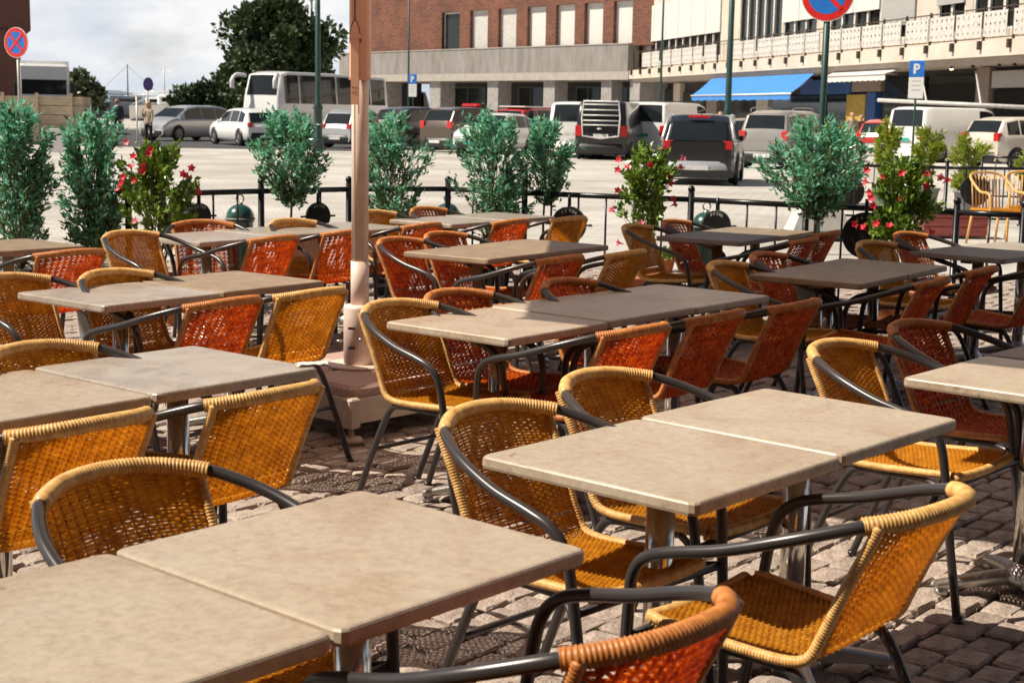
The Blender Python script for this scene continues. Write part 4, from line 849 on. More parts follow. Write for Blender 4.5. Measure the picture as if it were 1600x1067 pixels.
# truck with timber skip at the far left
g = GD(72, 220, 78); tk = thing('delivery_truck', 'white truck cab facing the viewer behind the timber crate at the left', 'truck', (g.x, 78, 0), R(-73))
b = MB(); b.bbox(-1.0, 1.05, -1.25, 1.25, .9, 3.55, .12); b.build('cab', 'paint_white', tk); MB().box(1.056, 1.07, -1.1, 1.1, 2.0, 2.75).build('windshield', 'car_glass', tk); MB().box(-5.5, -1.05, -1.25, 1.25, 1.0, 3.75).build('cargo_box', 'paint_white', tk)
MB().bbox(1.05, 1.16, -1.25, 1.25, .45, 1.1, .03).build('front_bumper', 'paint_darkgrey', tk)
for s in (-1, 1):
    MB().bbox(1.06, 1.14, *sorted((s*.7, s*1.15)), 1.15, 1.4, .03).build('headlight', 'head_lens', tk); MB().bbox(.8, 1.0, *sorted((s*1.3, s*1.5)), 1.9, 2.6, .03).build('mirror', 'plastic_black', tk)
    for x in (.3, -4.2): MB().tube([(x, s*.9, .5), (x, s*1.22, .5)], .5, 18).build('wheel', 'tyre', tk)
mk('timber', (.56, .44, .30), .7, 0, .2, 2, stretch=(1, 1, 8))
g = GD(60, 215, 58); t = thing('timber_crate', 'large pale timber crate in front of the truck at the left', 'crate', (g.x, 58, 0), R(4))
for k in range(5):
    MB().box(-1.75, 1.75, -.03, .03, .05+k*.36, .38+k*.36).build('plank', 'timber', t); MB().box(-1.72, 1.72, 1.47, 1.53, .05+k*.36, .38+k*.36).build('plank', 'timber', t)
for s in (-1, 1):
    for k in range(5): MB().box(s*1.72-.03, s*1.72+.03, .032, 1.468, .05+k*.36, .38+k*.36).build('plank', 'timber', t)
MB().box(-1.68, 1.68, .04, 1.46, 0, 1.6).build('load', 'timber', t)
for x in (-1.3, 0, 1.3): MB().box(x-.06, x+.06, -.10, -.032, 0, 1.95).build('post', 'timber', t)
g = GD(92, 243, 44); t = thing('barrier_board', 'small white board on dark legs beside the teal shrub at the left', 'barrier', (g.x, 44, 0), R(10)); MB().bbox(-.28, .28, -.03, .03, .12, .82, .01).build('board', 'paint_white', t); MB().box(.285, .33, -.05, .05, 0, .85).build('leg', 'plastic_black', t)
# ---------------------------------------------------------------- buildings
class Facade:
    """a: metres along the front, o: metres out from it, z: height"""
    def __init__(s, O, e, n): s.O = Vector((*O, 0)); s.e = Vector((*e, 0)); s.n = Vector((*n, 0))
    def p(s, a, o, z): return s.O+s.e*a+s.n*o+UZ*z
    def box(s, b, a0, a1, o0, o1, z0, z1, mi=0): return b.obox(s.p((a0+a1)/2, (o0+o1)/2, (z0+z1)/2), s.e, s.n, UZ, (a1-a0)/2, (o1-o0)/2, (z1-z0)/2, mi)
    def part(s, name, mat, par_, *boxes):
        b = MB()
        for q in boxes: s.box(b, *q)
        o = b.build(name, mat, par_); return o
    def at(s, px, py, o=0.0):
        q = GD(px, py, 100); d = q-Vector((0, 0, CAMH)); O2 = s.O+s.n*o-Vector((0, 0, CAMH)); nn = s.n; k = O2.dot(nn)/d.dot(nn); w_ = Vector((0, 0, CAMH))+d*k
        return (w_-s.O).dot(s.e), w_.z
def brick_material():
    m = mk('brick', (.30, .10, .06), .8); t = m.node_tree; b = t.nodes['Principled BSDF']; L = t.links.new
    co = t.nodes.new('ShaderNodeTexCoord'); mp_ = t.nodes.new('ShaderNodeMapping'); mp_.inputs['Rotation'].default_value = (R(90), 0, R(50.6)); L(co.outputs['Object'], mp_.inputs[0])
    geo = t.nodes.new('ShaderNodeSeparateXYZ'); L(co.outputs['Object'], geo.inputs[0])
    ad = t.nodes.new('ShaderNodeMath'); ad.operation = 'SUBTRACT'; mu = t.nodes.new('ShaderNodeMath'); mu.operation = 'MULTIPLY'; mu.inputs[1].default_value = .635; mv = t.nodes.new('ShaderNodeMath'); mv.operation = 'MULTIPLY'; mv.inputs[1].default_value = .773
    L(geo.outputs[0], mu.inputs[0]); L(geo.outputs[1], mv.inputs[0]); L(mu.outputs[0], ad.inputs[0]); L(mv.outputs[0], ad.inputs[1])
    cb = t.nodes.new('ShaderNodeCombineXYZ'); L(ad.outputs[0], cb.inputs[0]); L(geo.outputs[2], cb.inputs[1])
    br = t.nodes.new('ShaderNodeTexBrick'); br.inputs['Scale'].default_value = 1; br.inputs['Brick Width'].default_value = .50; br.inputs['Row Height'].default_value = .18; br.inputs['Mortar Size'].default_value = .022
    br.inputs['Color1'].default_value = (.19, .058, .030, 1); br.inputs['Color2'].default_value = (.095, .029, .018, 1); br.inputs['Mortar'].default_value = (.17, .10, .07, 1); L(cb.outputs[0], br.inputs['Vector'])
    n = t.nodes.new('ShaderNodeTexNoise'); n.inputs['Scale'].default_value = .5; L(co.outputs['Object'], n.inputs['Vector']); mx_ = t.nodes.new('ShaderNodeMix'); mx_.data_type = 'RGBA'; mx_.blend_type = 'OVERLAY'; mx_.inputs[0].default_value = .5
    L(br.outputs[0], mx_.inputs[6]); L(n.outputs['Fac'], mx_.inputs[7]); L(mx_.outputs[2], b.inputs['Base Color'])
brick_material()
mk('frame_green', (.09, .14, .11), .6)
mk('stone_band', (.28, .265, .255), .8, 0, .2, 1.6, .2, 20, col2=(.19, .172, .16), stretch=(1, 1, .25)); mk('stone_lip', (.40, .365, .325), .8, 0, .1, 2); mk('stone_column', (.36, .34, .335), .75, 0, .2, 3, .1, col2=(.24, .225, .22))
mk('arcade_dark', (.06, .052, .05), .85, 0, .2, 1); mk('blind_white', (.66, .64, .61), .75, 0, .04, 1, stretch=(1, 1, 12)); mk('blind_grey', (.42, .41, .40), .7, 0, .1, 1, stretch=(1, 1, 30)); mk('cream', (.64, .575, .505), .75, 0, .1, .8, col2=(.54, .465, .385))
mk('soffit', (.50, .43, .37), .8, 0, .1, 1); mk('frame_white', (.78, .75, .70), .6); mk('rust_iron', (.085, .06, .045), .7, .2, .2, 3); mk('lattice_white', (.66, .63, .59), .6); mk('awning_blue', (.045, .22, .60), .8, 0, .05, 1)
mk('shop_blue', (.02, .09, .30), .6); mk('door_yellow', (.55, .36, .05), .6, 0, .2, 6); mk('sign_brown', (.28, .22, .19), .7); mk('metal_pale', (.62, .60, .57), .5)
F1_ = Facade((-14.284, 147.319), (.63488, -.77261), (-.77261, -.63488)); F2_ = Facade((8.883, 119.126), (.20479, -.97881), (-.97881, -.20479))
bb = thing('brick_building', 'red brick building with a grey stone terrace over an open arcade', 'building', F1_.O)
def lp(o, root): o.parent = root; o.matrix_parent_inverse = Matrix.Translation(-root.location); return o
def fpart(F, root, name, mat, *boxes):
    o = F.part(name, mat, None, *boxes); return lp(o, root)
WB = -.7; TOPZ = 20.0
wins = [(690, 718), (734, 761.5), (778, 806), (823, 852), (867.5, 897), (912, 941), (957.5, 987)]
wa = [(F1_.at(x0, 75, WB)[0], F1_.at(x1, 75, WB)[0]) for x0, x1 in wins]
piers = []; prev = -2.2
for a0, a1 in wa: piers.append((prev, a0)); prev = a1
piers.append((prev, 38.6)); zw1 = 10.45
wl = fpart(F1_, bb, 'wall', 'brick', *[(a0, a1, WB-.5, WB, 6.9, TOPZ) for a0, a1 in piers], *[(a0, a1, WB-.45, WB-.002, zw1, TOPZ) for a0, a1 in wa])
fpart(F1_, bb, 'side_wall', 'brick', (-2.2, -1.7, -14, WB-.5, 6.9, TOPZ))
for k, (a0, a1) in enumerate(wa):
    wdw = fpart(F1_, bb, 'window', 'frame_white', (a0, a0+.12, WB-.42, WB-.34, 7.05, zw1), (a1-.12, a1, WB-.42, WB-.34, 7.05, zw1), (a0+.12, a1-.12, WB-.42, WB-.34, zw1-.15, zw1))
    o = F1_.part('blind' if k else 'pane', 'blind_white' if k > 2 else ('metal_pale' if k else 'shop_glass'), None, (a0+.12, a1-.12, WB-.46, WB-.38, 7.05, zw1-.15)); o.parent = wdw
fpart(F1_, bb, 'terrace_parapet', 'stone_band', (-5.8, 36.35, -.35, 0, 4.85, 6.98)); fpart(F1_, bb, 'parapet_coping', 'stone_lip', (-5.9, 36.4, -.45, .06, 6.985, 7.07)); fpart(F1_, bb, 'terrace_floor', 'stone_lip', (-5.8, 36.6, -9, .14, 4.2, 4.845))
fpart(F1_, bb, 'parapet_end', 'stone_band', (36.0, 36.345, -1.2, -.36, 4.85, 6.98))
for px0, px1 in ((581, 600), (671, 688), (761.5, 778), (849, 866.5), (939, 955), (984, 1004)):
    a0 = F1_.at(px0, 150, -.3)[0]; a1 = F1_.at(px1, 150, -.3)[0]; fpart(F1_, bb, 'column', 'stone_column', (a0, a1, -.3-(a1-a0), -.3, 0, 4.2))
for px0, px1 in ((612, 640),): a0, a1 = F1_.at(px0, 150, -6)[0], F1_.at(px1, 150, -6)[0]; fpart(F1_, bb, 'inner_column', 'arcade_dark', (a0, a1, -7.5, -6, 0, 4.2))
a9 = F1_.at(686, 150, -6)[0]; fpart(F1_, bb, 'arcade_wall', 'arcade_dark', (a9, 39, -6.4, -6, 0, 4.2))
for px0, px1 in ((705, 758), (812, 848), (902, 937), (962, 982)):
    a0, a1 = F1_.at(px0, 150, -5.95)[0], F1_.at(px1, 150, -5.95)[0]; wdw = fpart(F1_, bb, 'shop_window', 'shop_glass', (a0, a1, -5.995, -5.93, .3, 3.7)); o = F1_.part('frame', 'frame_green', None, (a0-.12, a0, -5.99, -5.88, .2, 3.8), (a1, a1+.12, -5.99, -5.88, .2, 3.8), (a0, a1, -5.99, -5.88, 3.7, 3.82), ((a0+a1)/2-.06, (a0+a1)/2+.06, -5.92, -5.88, .3, 3.7)); o.parent = wdw
fpart(F1_, bb, 'body', 'brick', (3, 38, -14, -9.1, 0, TOPZ-1))
# pale apartment house on the right
hb = thing('balcony_house', 'cream house with a long iron balcony, white blinds and shops below', 'building', F2_.O)
WO = -1.5; LEN = 78
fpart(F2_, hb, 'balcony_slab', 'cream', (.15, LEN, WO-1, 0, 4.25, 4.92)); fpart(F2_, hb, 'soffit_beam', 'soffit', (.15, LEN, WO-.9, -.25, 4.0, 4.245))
def A2(px, py=40): return F2_.at(px, py, WO)[0]
bays = [(1006, 1127, 'blind'), (1155, 1222, 'tall'), (1224, 1277, 'blind'), (1296, 1375, 'blind'), (1379, 1431, 'grey'), (1464, 1507, 'greyhalf'), (1519, 1592, 'tall'), (1600, 1660, 'blind')]
openings = [(A2(a), A2(b_)) for a, b_, _ in bays]; prev = .2; segs = []
for a0, a1 in openings: segs.append((prev, a0)); prev = a1
segs.append((prev, LEN)); ZT = 9.7
fpart(F2_, hb, 'wall', 'cream', *[(a0, a1, WO-.5, WO, 4.92, TOPZ) for a0, a1 in segs], *[(a0, a1, WO-.5, WO-.002, ZT, TOPZ) for a0, a1 in openings], *[(a0, a1, WO-.5, WO-.004, 4.92, 5.5) for a0, a1 in openings])
for (a0, a1), (_, _, kd) in zip(openings, bays):
    nm = max(2, round((a1-a0)/1.6)); zb_ = 5.5
    fr_b = [(a0, a0+.14, WO-.14, WO-.03, zb_, ZT), (a1-.14, a1, WO-.14, WO-.03, zb_, ZT), (a0+.14, a1-.14, WO-.14, WO-.03, zb_, zb_+.12)]+[(lerp(a0, a1, k/nm)-.10, lerp(a0, a1, k/nm)+.10, WO-.14, WO-.03, zb_+.12, ZT) for k in range(1, nm)]
    wdw = fpart(F2_, hb, 'window', 'frame_white', *fr_b); o = F2_.part('pane', 'shop_glass', None, (a0+.02, a1-.02, WO-.26, WO-.20, zb_+.01, ZT-.01)); o.parent = wdw
    if kd in ('blind', 'grey', 'greyhalf'):
        zbl = {'blind': 7.15, 'grey': 6.2, 'greyhalf': 6.9}[kd]; nn_ = max(1, round((a1-a0)/3.0))
        for k in range(nn_):
            q0, q1 = lerp(a0, a1, k/nn_)+.03, lerp(a0, a1, (k+1)/nn_)-.03
            o = F2_.part('blind', 'blind_white' if kd == 'blind' else 'blind_grey', None, (q0, q1, WO+.02, WO+.10, zbl, ZT+.2)); o.parent = wdw
# balcony railing: posts, rails, white lattice boards
posts = list(np.arange(1.0, LEN, 2.45))
fpart(F2_, hb, 'balcony_rail', 'rust_iron', (.3, LEN, -.12, -.07, 6.28, 6.33), (.3, LEN, -.12, -.07, 5.02, 5.06), (.3, LEN, -.11, -.08, 6.10, 6.13))
for a in posts: fpart(F2_, hb, 'balcony_post', 'rust_iron', (a-.035, a+.035, -.15, -.05, 4.93, 6.40))
b = MB()
for a in np.arange(.4, LEN, .62): F2_.box(b, a-.010, a+.010, -.20, -.185, 5.06, 6.28)
lp(b.build('balusters', 'rust_iron', None), hb)
for a in posts: fpart(F2_, hb, 'bracket', 'rust_iron', (a-.09, a+.09, .002, .16, 4.55, 4.92))
def lattice(a0, a1):
    b = MB(); n = max(2, round((a1-a0)/.42)); zc0, zc1 = 5.10, 6.16
    for k in range(n):
        c0, c1 = lerp(a0, a1, k/n), lerp(a0, a1, (k+1)/n); w2 = (c1-c0); rows = 3
        for r_2 in range(rows):
            z0, z1 = lerp(zc0, zc1, r_2/rows), lerp(zc0, zc1, (r_2+1)/rows); m_ = (c0+c1)/2; zm = (z0+z1)/2; hx, hz = w2*.16, (z1-z0)*.24
            O_ = [(c0, z0), (c1, z0), (c1, z1), (c0, z1)]; I_ = [(m_, zm-hz), (m_+hx, zm), (m_, zm+hz), (m_-hx, zm)]; V_ = [F2_.p(a, -.02, z) for a, z in O_+I_]+[F2_.p(a, -.05, z) for a, z in O_+I_]
            b.add(V_, [(0, 1, 4), (1, 5, 4), (1, 2, 5), (2, 6, 5), (2, 3, 6), (3, 7, 6), (3, 0, 7), (0, 4, 7)]+[tuple(8+i for i in f) for f in ((4, 1, 0), (4, 5, 1), (5, 2, 1), (5, 6, 2), (6, 3, 2), (6, 7, 3), (7, 0, 3), (7, 4, 0))])
    lp(b.build('lattice_board', 'lattice_white', None), hb)
for k, (a, c2) in enumerate(zip(posts, posts[1:])):
    if k not in (0, 8): lattice(a+.09, c2-.09-(.35 if k % 4 == 2 else 0))
# shops under the balcony
GO = -2.2
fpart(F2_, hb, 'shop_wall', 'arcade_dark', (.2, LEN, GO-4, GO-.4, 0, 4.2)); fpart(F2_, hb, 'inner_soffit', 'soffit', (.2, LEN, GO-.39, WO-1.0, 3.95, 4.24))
def A3(px): return F2_.at(px, 150, GO)[0]
for px0, px1, z0, z1, mat_, nm in ((1015, 1052, 0, 3.5, 'shop_glass', 'shop_window'), (1052, 1062, 0, 3.9, 'cream', 'pillar'), (1064, 1100, .4, 3.2, 'shop_glass', 'shop_window'), (1104, 1120, 0, 3.9, 'sign_brown', 'pillar'), (1124, 1178, .4, 3.1, 'shop_glass', 'shop_window'), (1182, 1200, 0, 3.9, 'cream', 'pillar'), (1204, 1285, .3, 2.8, 'shop_glass', 'shop_window'), (1250, 1328, 2.85, 3.7, 'shop_blue', 'shop_fascia'), (1290, 1320, .2, 2.8, 'shop_glass', 'shop_window'), (1323, 1352, 0, 2.8, 'door_yellow', 'shop_door'), (1354, 1368, 0, 2.9, 'shop_blue', 'pillar'), (1330, 1375, 2.95, 3.75, 'sign_brown', 'shop_fascia'), (1378, 1440, .3, 3.6, 'shop_glass', 'shop_window'), (1446, 1520, .3, 3.6, 'shop_glass', 'shop_window'), (1524, 1544, 0, 3.95, 'sign_brown', 'pillar'), (1548, 1650, .6, 2.9, 'shop_glass', 'shop_window'), (1548, 1650, 3.0, 3.75, 'blind_grey', 'roller_blind')):
    a0, a1 = A3(px0), A3(px1); fpart(F2_, hb, nm, mat_, (a0, a1, GO-.39, GO-(.15 if nm == 'shop_window' else 0), z0, z1))
fpart(F2_, hb, 'entrance_block', 'stone_column', (.3, 2.2, GO-.39, -.3, 0, 4.2))
emis('lamp_bulb', (1.0, .62, .25), 14)
for px, lit in ((1487, True), (1520, False), (1561, False), (1585, False)):
    a, z = F2_.at(px, 108, -.6); b = MB(); c = F2_.p(a, -.6, 3.86); b.lathe([(.02, .10), (.07, .08), (.10, 0), (.09, -.02)], c, 12); lp(b.build('spotlight', 'plastic_black', None), hb)
    if lit: b = MB(); b.lathe([(.085, -.015), (.06, -.05), (.01, -.07)], c, 12); lp(b.build('lit_bulb', 'lamp_bulb', None), hb)
def awning(label, a0, a1, o0, z0, o1, z1, mat, group='shop awnings', bar=True):
    t = thing('awning', label, 'awning', F2_.p(a0, 0, 0), 0, group); rows = []
    for i in range(5):
        q = i/4; rows.append([F2_.p(lerp(a0, a1, k/10), lerp(o0, o1, q), lerp(z0, z1, q)-.05*math.sin(math.pi*q)) for k in range(11)])
    b = MB(); b.grid(rows, 0, False); b.grid([[p_+UZ*.02 for p_ in r_2] for r_2 in rows], 0, False, flip=True); lp(b.build('cloth', mat, None), t)
    b = MB(); b.grid([[F2_.p(lerp(a0, a1, k/24), o1+.01, z1-.02) for k in range(25)], [F2_.p(lerp(a0, a1, k/24), o1+.012, z1-.30-.05*abs(math.sin(k*1.57))) for k in range(25)]], 0, False); lp(b.build('valance', mat, None), t)
    b = MB(); b.tube([F2_.p(a0-.1, o1+.03, z1), F2_.p(a1+.1, o1+.03, z1)], .05, 8); lp(b.build('front_bar', 'paint_white', None), t)
    for a in (a0+.3, a1-.3): b = MB(); b.tube([F2_.p(a, o0, z0-.3), F2_.p(a, o1, z1)], .03, 6); lp(b.build('arm', 'metal_pale', None), t)
a0 = F2_.at(1112, 125, -.2)[0]; a1 = F2_.at(1272, 118, -.2)[0]; awning('blue shop awning with white front bar below the balcony', a0, a1, -.2, 3.92, 1.15, 2.80, 'awning_blue')
a0 = F2_.at(1290, 118, .1)[0]; a1 = F2_.at(1388, 115, .1)[0]; awning('half rolled white awning right of the blue one', a0, a1, -.5, 4.0, .25, 3.72, 'blind_white')
p0, p1 = GD(1372, 157, 62), GD(1640, 170, 57); t = thing('awning_bar', 'long pale awning bar reaching out above the white van', 'awning bar', p0); b = MB(); b.tube([Vector((0, 0, 0)), p1-p0], .085, 10); b.build('front_bar', 'metal_pale', t)
for k in (.30, .62, .95): q = (p1-p0)*k; b = MB(); a_, _ = F2_.at(1372+268*k, 150, -1.5); b.tube([q, F2_.p(a_, -1.0, 3.7)-p0], .04, 6); b.build('arm', 'metal_pale', t)
# dark tower and grey annex at the far left
mk('brick_dark', (.13, .055, .042), .85, 0, .15, .4)
q = GD(48.5, 60, 170); t = thing('brick_tower', 'dark brick tower rising out of the top left corner', 'building', (q.x, 170, 0), R(21)); MB().box(-24, 0, 0, 24, 9.6, 60).build('shaft', 'brick_dark', t)
for k in range(5): MB().box(-21+4.3*k, -20+4.3*k, -.06, .04, 20, 52).build('window_strip', 'shop_glass', t)
MB().box(-26, -1.2, -.4, 24, 0, 9.58).build('base', 'brick_dark', t)
# unseen brick house added behind the viewer to cut the sky fill
rb = thing('sky_block_house', 'unseen dark brick house added behind the viewer to block sky light', 'building', (0, -3.2, 0)); MB().box(-26, 30, -10, 0, 0, 17).build('wall', 'brick_dark', rb)
for z in (1.0, 5.2, 9.4, 13.2):
    for k in range(14): w_ = MB().box(-24.6+3.8*k, -22.4+3.8*k, -.05, .04, z, z+2.3).build('window', 'frame_white', rb); MB().box(-24.5+3.8*k, -22.5+3.8*k, .042, .06, z+.1, z+2.2).build('pane', 'shop_glass', w_)
# ---------------------------------------------------------------- masts and boats of the harbour, hills
mk('hill_blue', (.16, .22, .27), .9, 0, .1, .01)
hv = [(-700, 880, -1)]; hs = []
n = 60; top_ = [(lerp(-700, 500, k/n), 880, 3+5*abs(math.sin(k*.37))+3*math.sin(k*.9)) for k in range(n+1)]; b = MB(); b.grid([[(x, y, -1) for x, y, z in top_], [(x, y+25, max(2, z)) for x, y, z in top_], [(x, y+120, max(1, z*.6)) for x, y, z in top_]], 0, True, flip=True); tag(b.build('hills', 'hill_blue'), kind='structure')
def boat(label, px, Y, mast, L_, two=False):
    q = GD(px, 195, Y); t = thing('sailing_boat', label, 'boat', (q.x, Y, 0), R(rnd.uniform(-25, 25)), 'boats in the harbour'); b = MB(); rows = []
    for k in range(9):
        u = k/8; w_ = L_*.15*math.sin(math.pi*min(1, u*.62+.36))*(1 if u < .98 else .1); rows.append([((u-.5)*L_, -w_, 1.5+.3*u), ((u-.5)*L_, -w_*.7, .3), ((u-.5)*L_, 0, 0), ((u-.5)*L_, w_*.7, .3), ((u-.5)*L_, w_, 1.5+.3*u), ((u-.5)*L_, -w_, 1.5+.3*u)])
    b.grid(rows, 0, True); b.build('hull', 'paint_white', t); MB().bbox(-L_*.2, L_*.18, -.9, .9, 1.5, 2.6, .2).build('cabin', 'paint_white', t); MB().box(-L_*.15, L_*.13, -.92, .92, 1.9, 2.3).build('cabin_window', 'car_glass', t)
    b = MB(); b.tube([(0, 0, 1.5), (0, 0, mast)], [.13, .06], 8); b.tube([(0, 0, 2.8), (-L_*.35, 0, 2.9)], .07, 6)
    for e in ((-L_*.48, 0, 1.6), (L_*.48, 0, 1.8)): b.tube([(0, 0, mast-.2), e], .02, 4)
    b.build('mast', 'paint_white', t)
boat('white sailing boat with the tallest mast, left of the walking man', 201, 190, 6.6, 11); boat('white sailing boat behind the walking woman', 258, 200, 6.8, 12); boat('white motor boat between the woman and the silver compact car', 276, 150, 3.6, 9); boat('white sailing boat left of the dark tree, half hidden', 232, 230, 6.0, 10)
# ---------------------------------------------------------------- trees
def tree(label, px, py_base, Y, z_top, rx, z0, n, mat, lean=0, size=.45):
    q = GD(px, 200, Y); t = thing('leafy_tree', label, 'tree', (q.x, Y, 0), 0, 'dark trees beyond the square'); b = MB(); b.tube(spline([(0, 0, 0), (.1, 0, z_top*.25), (0, .1, z_top*.55)], 5), [.35-.02*i for i in range(11)], 8)
    cl = []
    for k in range(46):
        a = rnd.uniform(0, 6.28); zz = rnd.random(); rr = rx*math.sqrt(max(.06, 1-(2*zz-.85)**2*.85))*rnd.uniform(.35, .95); c = Vector((rr*math.cos(a), rr*math.sin(a)*.8, lerp(z0, z_top, zz)*1.0)); cl.append((c, rx*rnd.uniform(.16, .30)))
        if k < 16: b.tube([(0, 0, z_top*.35), c*.5+Vector((0, 0, z_top*.15)), c], [.12, .08, .03], 5, 0, False)
    b.build('trunk', 'bark', t); f = MB(); pts = []
    for k in range(n):
        c, r_2 = rnd.choice(cl); d = Vector((rnd.gauss(0, 1), rnd.gauss(0, 1), rnd.gauss(0, 1))).normalized(); pts.append((c+d*(r_2*rnd.uniform(.45, 1.15)), d, 0))
    leaf_cloud([f], pts, size, .34); f.build('crown', mat, t)
tree('large dark green tree rising behind the white coach', 428, 0, 96, ZZ(420, 16, 96), 4.1, 2.0, 15000, 'leaf_dark'); tree('low dark tree at the left foot of the large one', 330, 0, 92, ZZ(330, 142, 92), 2.6, .5, 5000, 'leaf_dark', 0, .35); tree('small dark tree behind the coach front, right of the low one', 372, 0, 94, ZZ(372, 118, 94), 2.4, .5, 5000, 'leaf_dark', 0, .35)
tree('small green tree right of the white truck at the left', 128, 0, 100, ZZ(125, 120, 100), 1.7, 1.0, 3000, 'leaf_olive', 0, .35)
# ---------------------------------------------------------------- lamps, poles, signs
mk('lamp_green', (.03, .075, .065), .45, .2); mk('globe_white', (.85, .85, .83), .3); mk('sign_red', (.82, .025, .02), .4); mk('sign_blue', (.02, .20, .70), .4); mk('sign_purple', (.09, .05, .28), .5); mk('galv', (.50, .48, .44), .45, .6)
def lamp_post(label, px, Y, r_2, H_, globes=0, mat='lamp_green', base=True):
    q = GD(px, 180, Y); t = thing('street_lamp', label, 'street lamp', (q.x, Y, 0), 0, 'tall posts on the square'); b = MB()
    b.lathe(([(r_2*2.0, 0), (r_2*2.0, .5), (r_2*1.5, .6), (r_2*1.5, 1.5), (r_2*1.9, 1.55), (r_2*1.1, 1.75)] if base else [(r_2*1.3, 0), (r_2*1.1, .4)])+[(r_2, 2.2), (r_2*.8, H_)], n=14); b.build('post', mat, t)
    b = MB(); b.tube(spline([(0, 0, H_-.3), (.3, 0, H_+.1), (.8, 0, H_+.15), (1.1, 0, H_)], 5), r_2*.5, 8); h = b.build('arm', mat, t); b = MB(); b.lathe([(.06, .12), (.22, .02), (.24, -.08), (.10, -.16)], (1.15, 0, H_), 14); b.build('lantern', 'globe_white', h)
lamp_post('dark green lamp post in front of the white coach', 497, 54, .10, 8.5); lamp_post('green lamp post in front of the blue awning', 1137, 46, .095, 8.0); lamp_post('thin dark post left of the parking sign on the brick building', 638, 80, .055, 10, base=False); lamp_post('thin green post in front of the brick pier, right of the white panel van', 1031, 62, .05, 9, base=False)
q = GD(487, 20, 100); t = thing('globe_lamp', 'lamp with white globes above the dark tree, left of the lamp post', 'street lamp', (q.x, 100, 0)); MB().lathe([(.12, 0), (.10, 3), (.06, q.z+1.2)], n=10).build('post', 'lamp_green', t)
for dx, dz in ((0, .9), (-.38, .35), (.38, .35), (0, -.35)): MB().lathe([(.22*math.cos(a), .22*math.sin(a)) for a in np.linspace(-1.5, 1.5, 9)], (dx, -.1, q.z+dz), 14).build('globe', 'globe_white', t)
def disc_sign(label, px, py, Y, r_2, pole_mat, cross, pole_r=.03, tilt=0.0):
    c = GD(px, py, Y); t = thing('traffic_sign', label, 'traffic sign', (c.x, Y, 0), R(-24), 'round traffic signs'); b = MB(); b.tube([(0, .045, 0), (0, .045, c.z+r_2*.8)], pole_r, 10); b.build('pole', pole_mat, t)
    def dsk(r0, r1, y, mat, nm, par_):
        b = MB(); n = 36; V_ = [(r0*math.cos(2*math.pi*k/n), y, c.z+r0*math.sin(2*math.pi*k/n)) for k in range(n)]
        if r1 is None: b.add(V_, [tuple(range(n))])
        else: b.add(V_+[(r1*math.cos(2*math.pi*k/n), y, c.z+r1*math.sin(2*math.pi*k/n)) for k in range(n)], [(k, (k+1) % n, n+(k+1) % n, n+k) for k in range(n)])
        return b.build(nm, mat, par_)
    b = MB(); n = 36; V_ = [(r_2*1.02*math.cos(2*math.pi*k/n), y, c.z+r_2*1.02*math.sin(2*math.pi*k/n)) for y in (0, .02) for k in range(n)]; b.add(V_, [tuple(range(n)), tuple(range(2*n-1, n-1, -1))]+[(k, n+k, n+(k+1) % n, (k+1) % n) for k in range(n)]); pl = b.build('plate', 'paint_white', t)
    dsk(r_2*.985, r_2*.74, -.003, 'sign_red', 'red_ring', pl); dsk(r_2*.74, None, -.004, 'sign_blue', 'blue_field', pl)
    for a in ([45, -45] if cross else [-45]):
        b = MB(); e = Vector((math.cos(R(a)), 0, math.sin(R(a)))); f_ = Vector((-e.z, 0, e.x)); b.obox(Vector((0, -.007-(.002 if a > 0 else 0), c.z)), e, f_, UY, r_2*.78, r_2*.085, .0012); b.build('red_bar', 'sign_red', pl)
disc_sign('no stopping sign with a red cross on blue at the left border', 25, 67, 29, .285, 'galv', True); disc_sign('no parking sign with one red bar on blue, cut by the top border', 1293, -8, 17.2, .295, 'lamp_green', False, .038)
def p_sign(label, px, py, Y, w_, pole_h=None):
    c = GD(px, py, Y); t = thing('parking_sign', label, 'parking sign', (c.x, Y, 0), R(-20), 'blue parking signs'); MB().tube([(0, .03, 0), (0, .03, c.z+w_*.3)], .03, 8).build('pole', 'lamp_green', t)
    bl = MB().bbox(-w_/2, w_/2, -.02, .0, c.z-w_*.55, c.z+w_*.55, .006).build('blue_plate', 'sign_blue', t); b = MB(); s = w_*.36; z = c.z; y0, y1 = -.028, -.0215
    b.box(-s*.62, -s*.18, y0, y1, z-s*.95, z+s*.95); n = 12; ro, ri = s*.58, s*.20; cx, cz = -s*.02, z+s*.37; V_ = []
    for k in range(n+1): a = -math.pi/2+math.pi*k/n; V_ += [(cx+ro*math.cos(a), y0, cz+ro*math.sin(a)), (cx+ri*math.cos(a), y0, cz+ri*math.sin(a))]
    b.add(V_, [(2*k, 2*k+2, 2*k+3, 2*k+1) for k in range(n)]); b.box(-s*.179, cx, y0, y1, cz+ri, cz+ro); b.box(-s*.179, cx, y0, y1, cz-ro, cz-ri); b.build('letter_p', 'paint_white', bl)
    wp = MB().bbox(-w_/2, w_/2, -.02, .0, c.z-w_*2.0, c.z-w_*.57, .006).build('white_plate', 'paint_white', t); b = MB()
    for k in range(3): b.box(-w_*.3, w_*.3, -.023, -.0205, c.z-w_*(.85+.3*k), c.z-w_*(.80+.3*k))
    b.build('small_print', 'blind_grey', wp)
p_sign('blue parking sign with white plate in front of the dark shop at the right', 1433, 108, 40, .39); p_sign('small blue parking sign in front of the grey stone arcade', 645, 124, 72, .42)
q = GD(229, 132, 66); t = thing('round_sign', 'small purple round sign seen from behind on a leaning pole, above the woman', 'traffic sign', (q.x, 66, 0), R(58)); MB().tube([(0, 0, 0), (.06, 0, q.z+.2)], .03, 8).build('pole', 'galv', t)
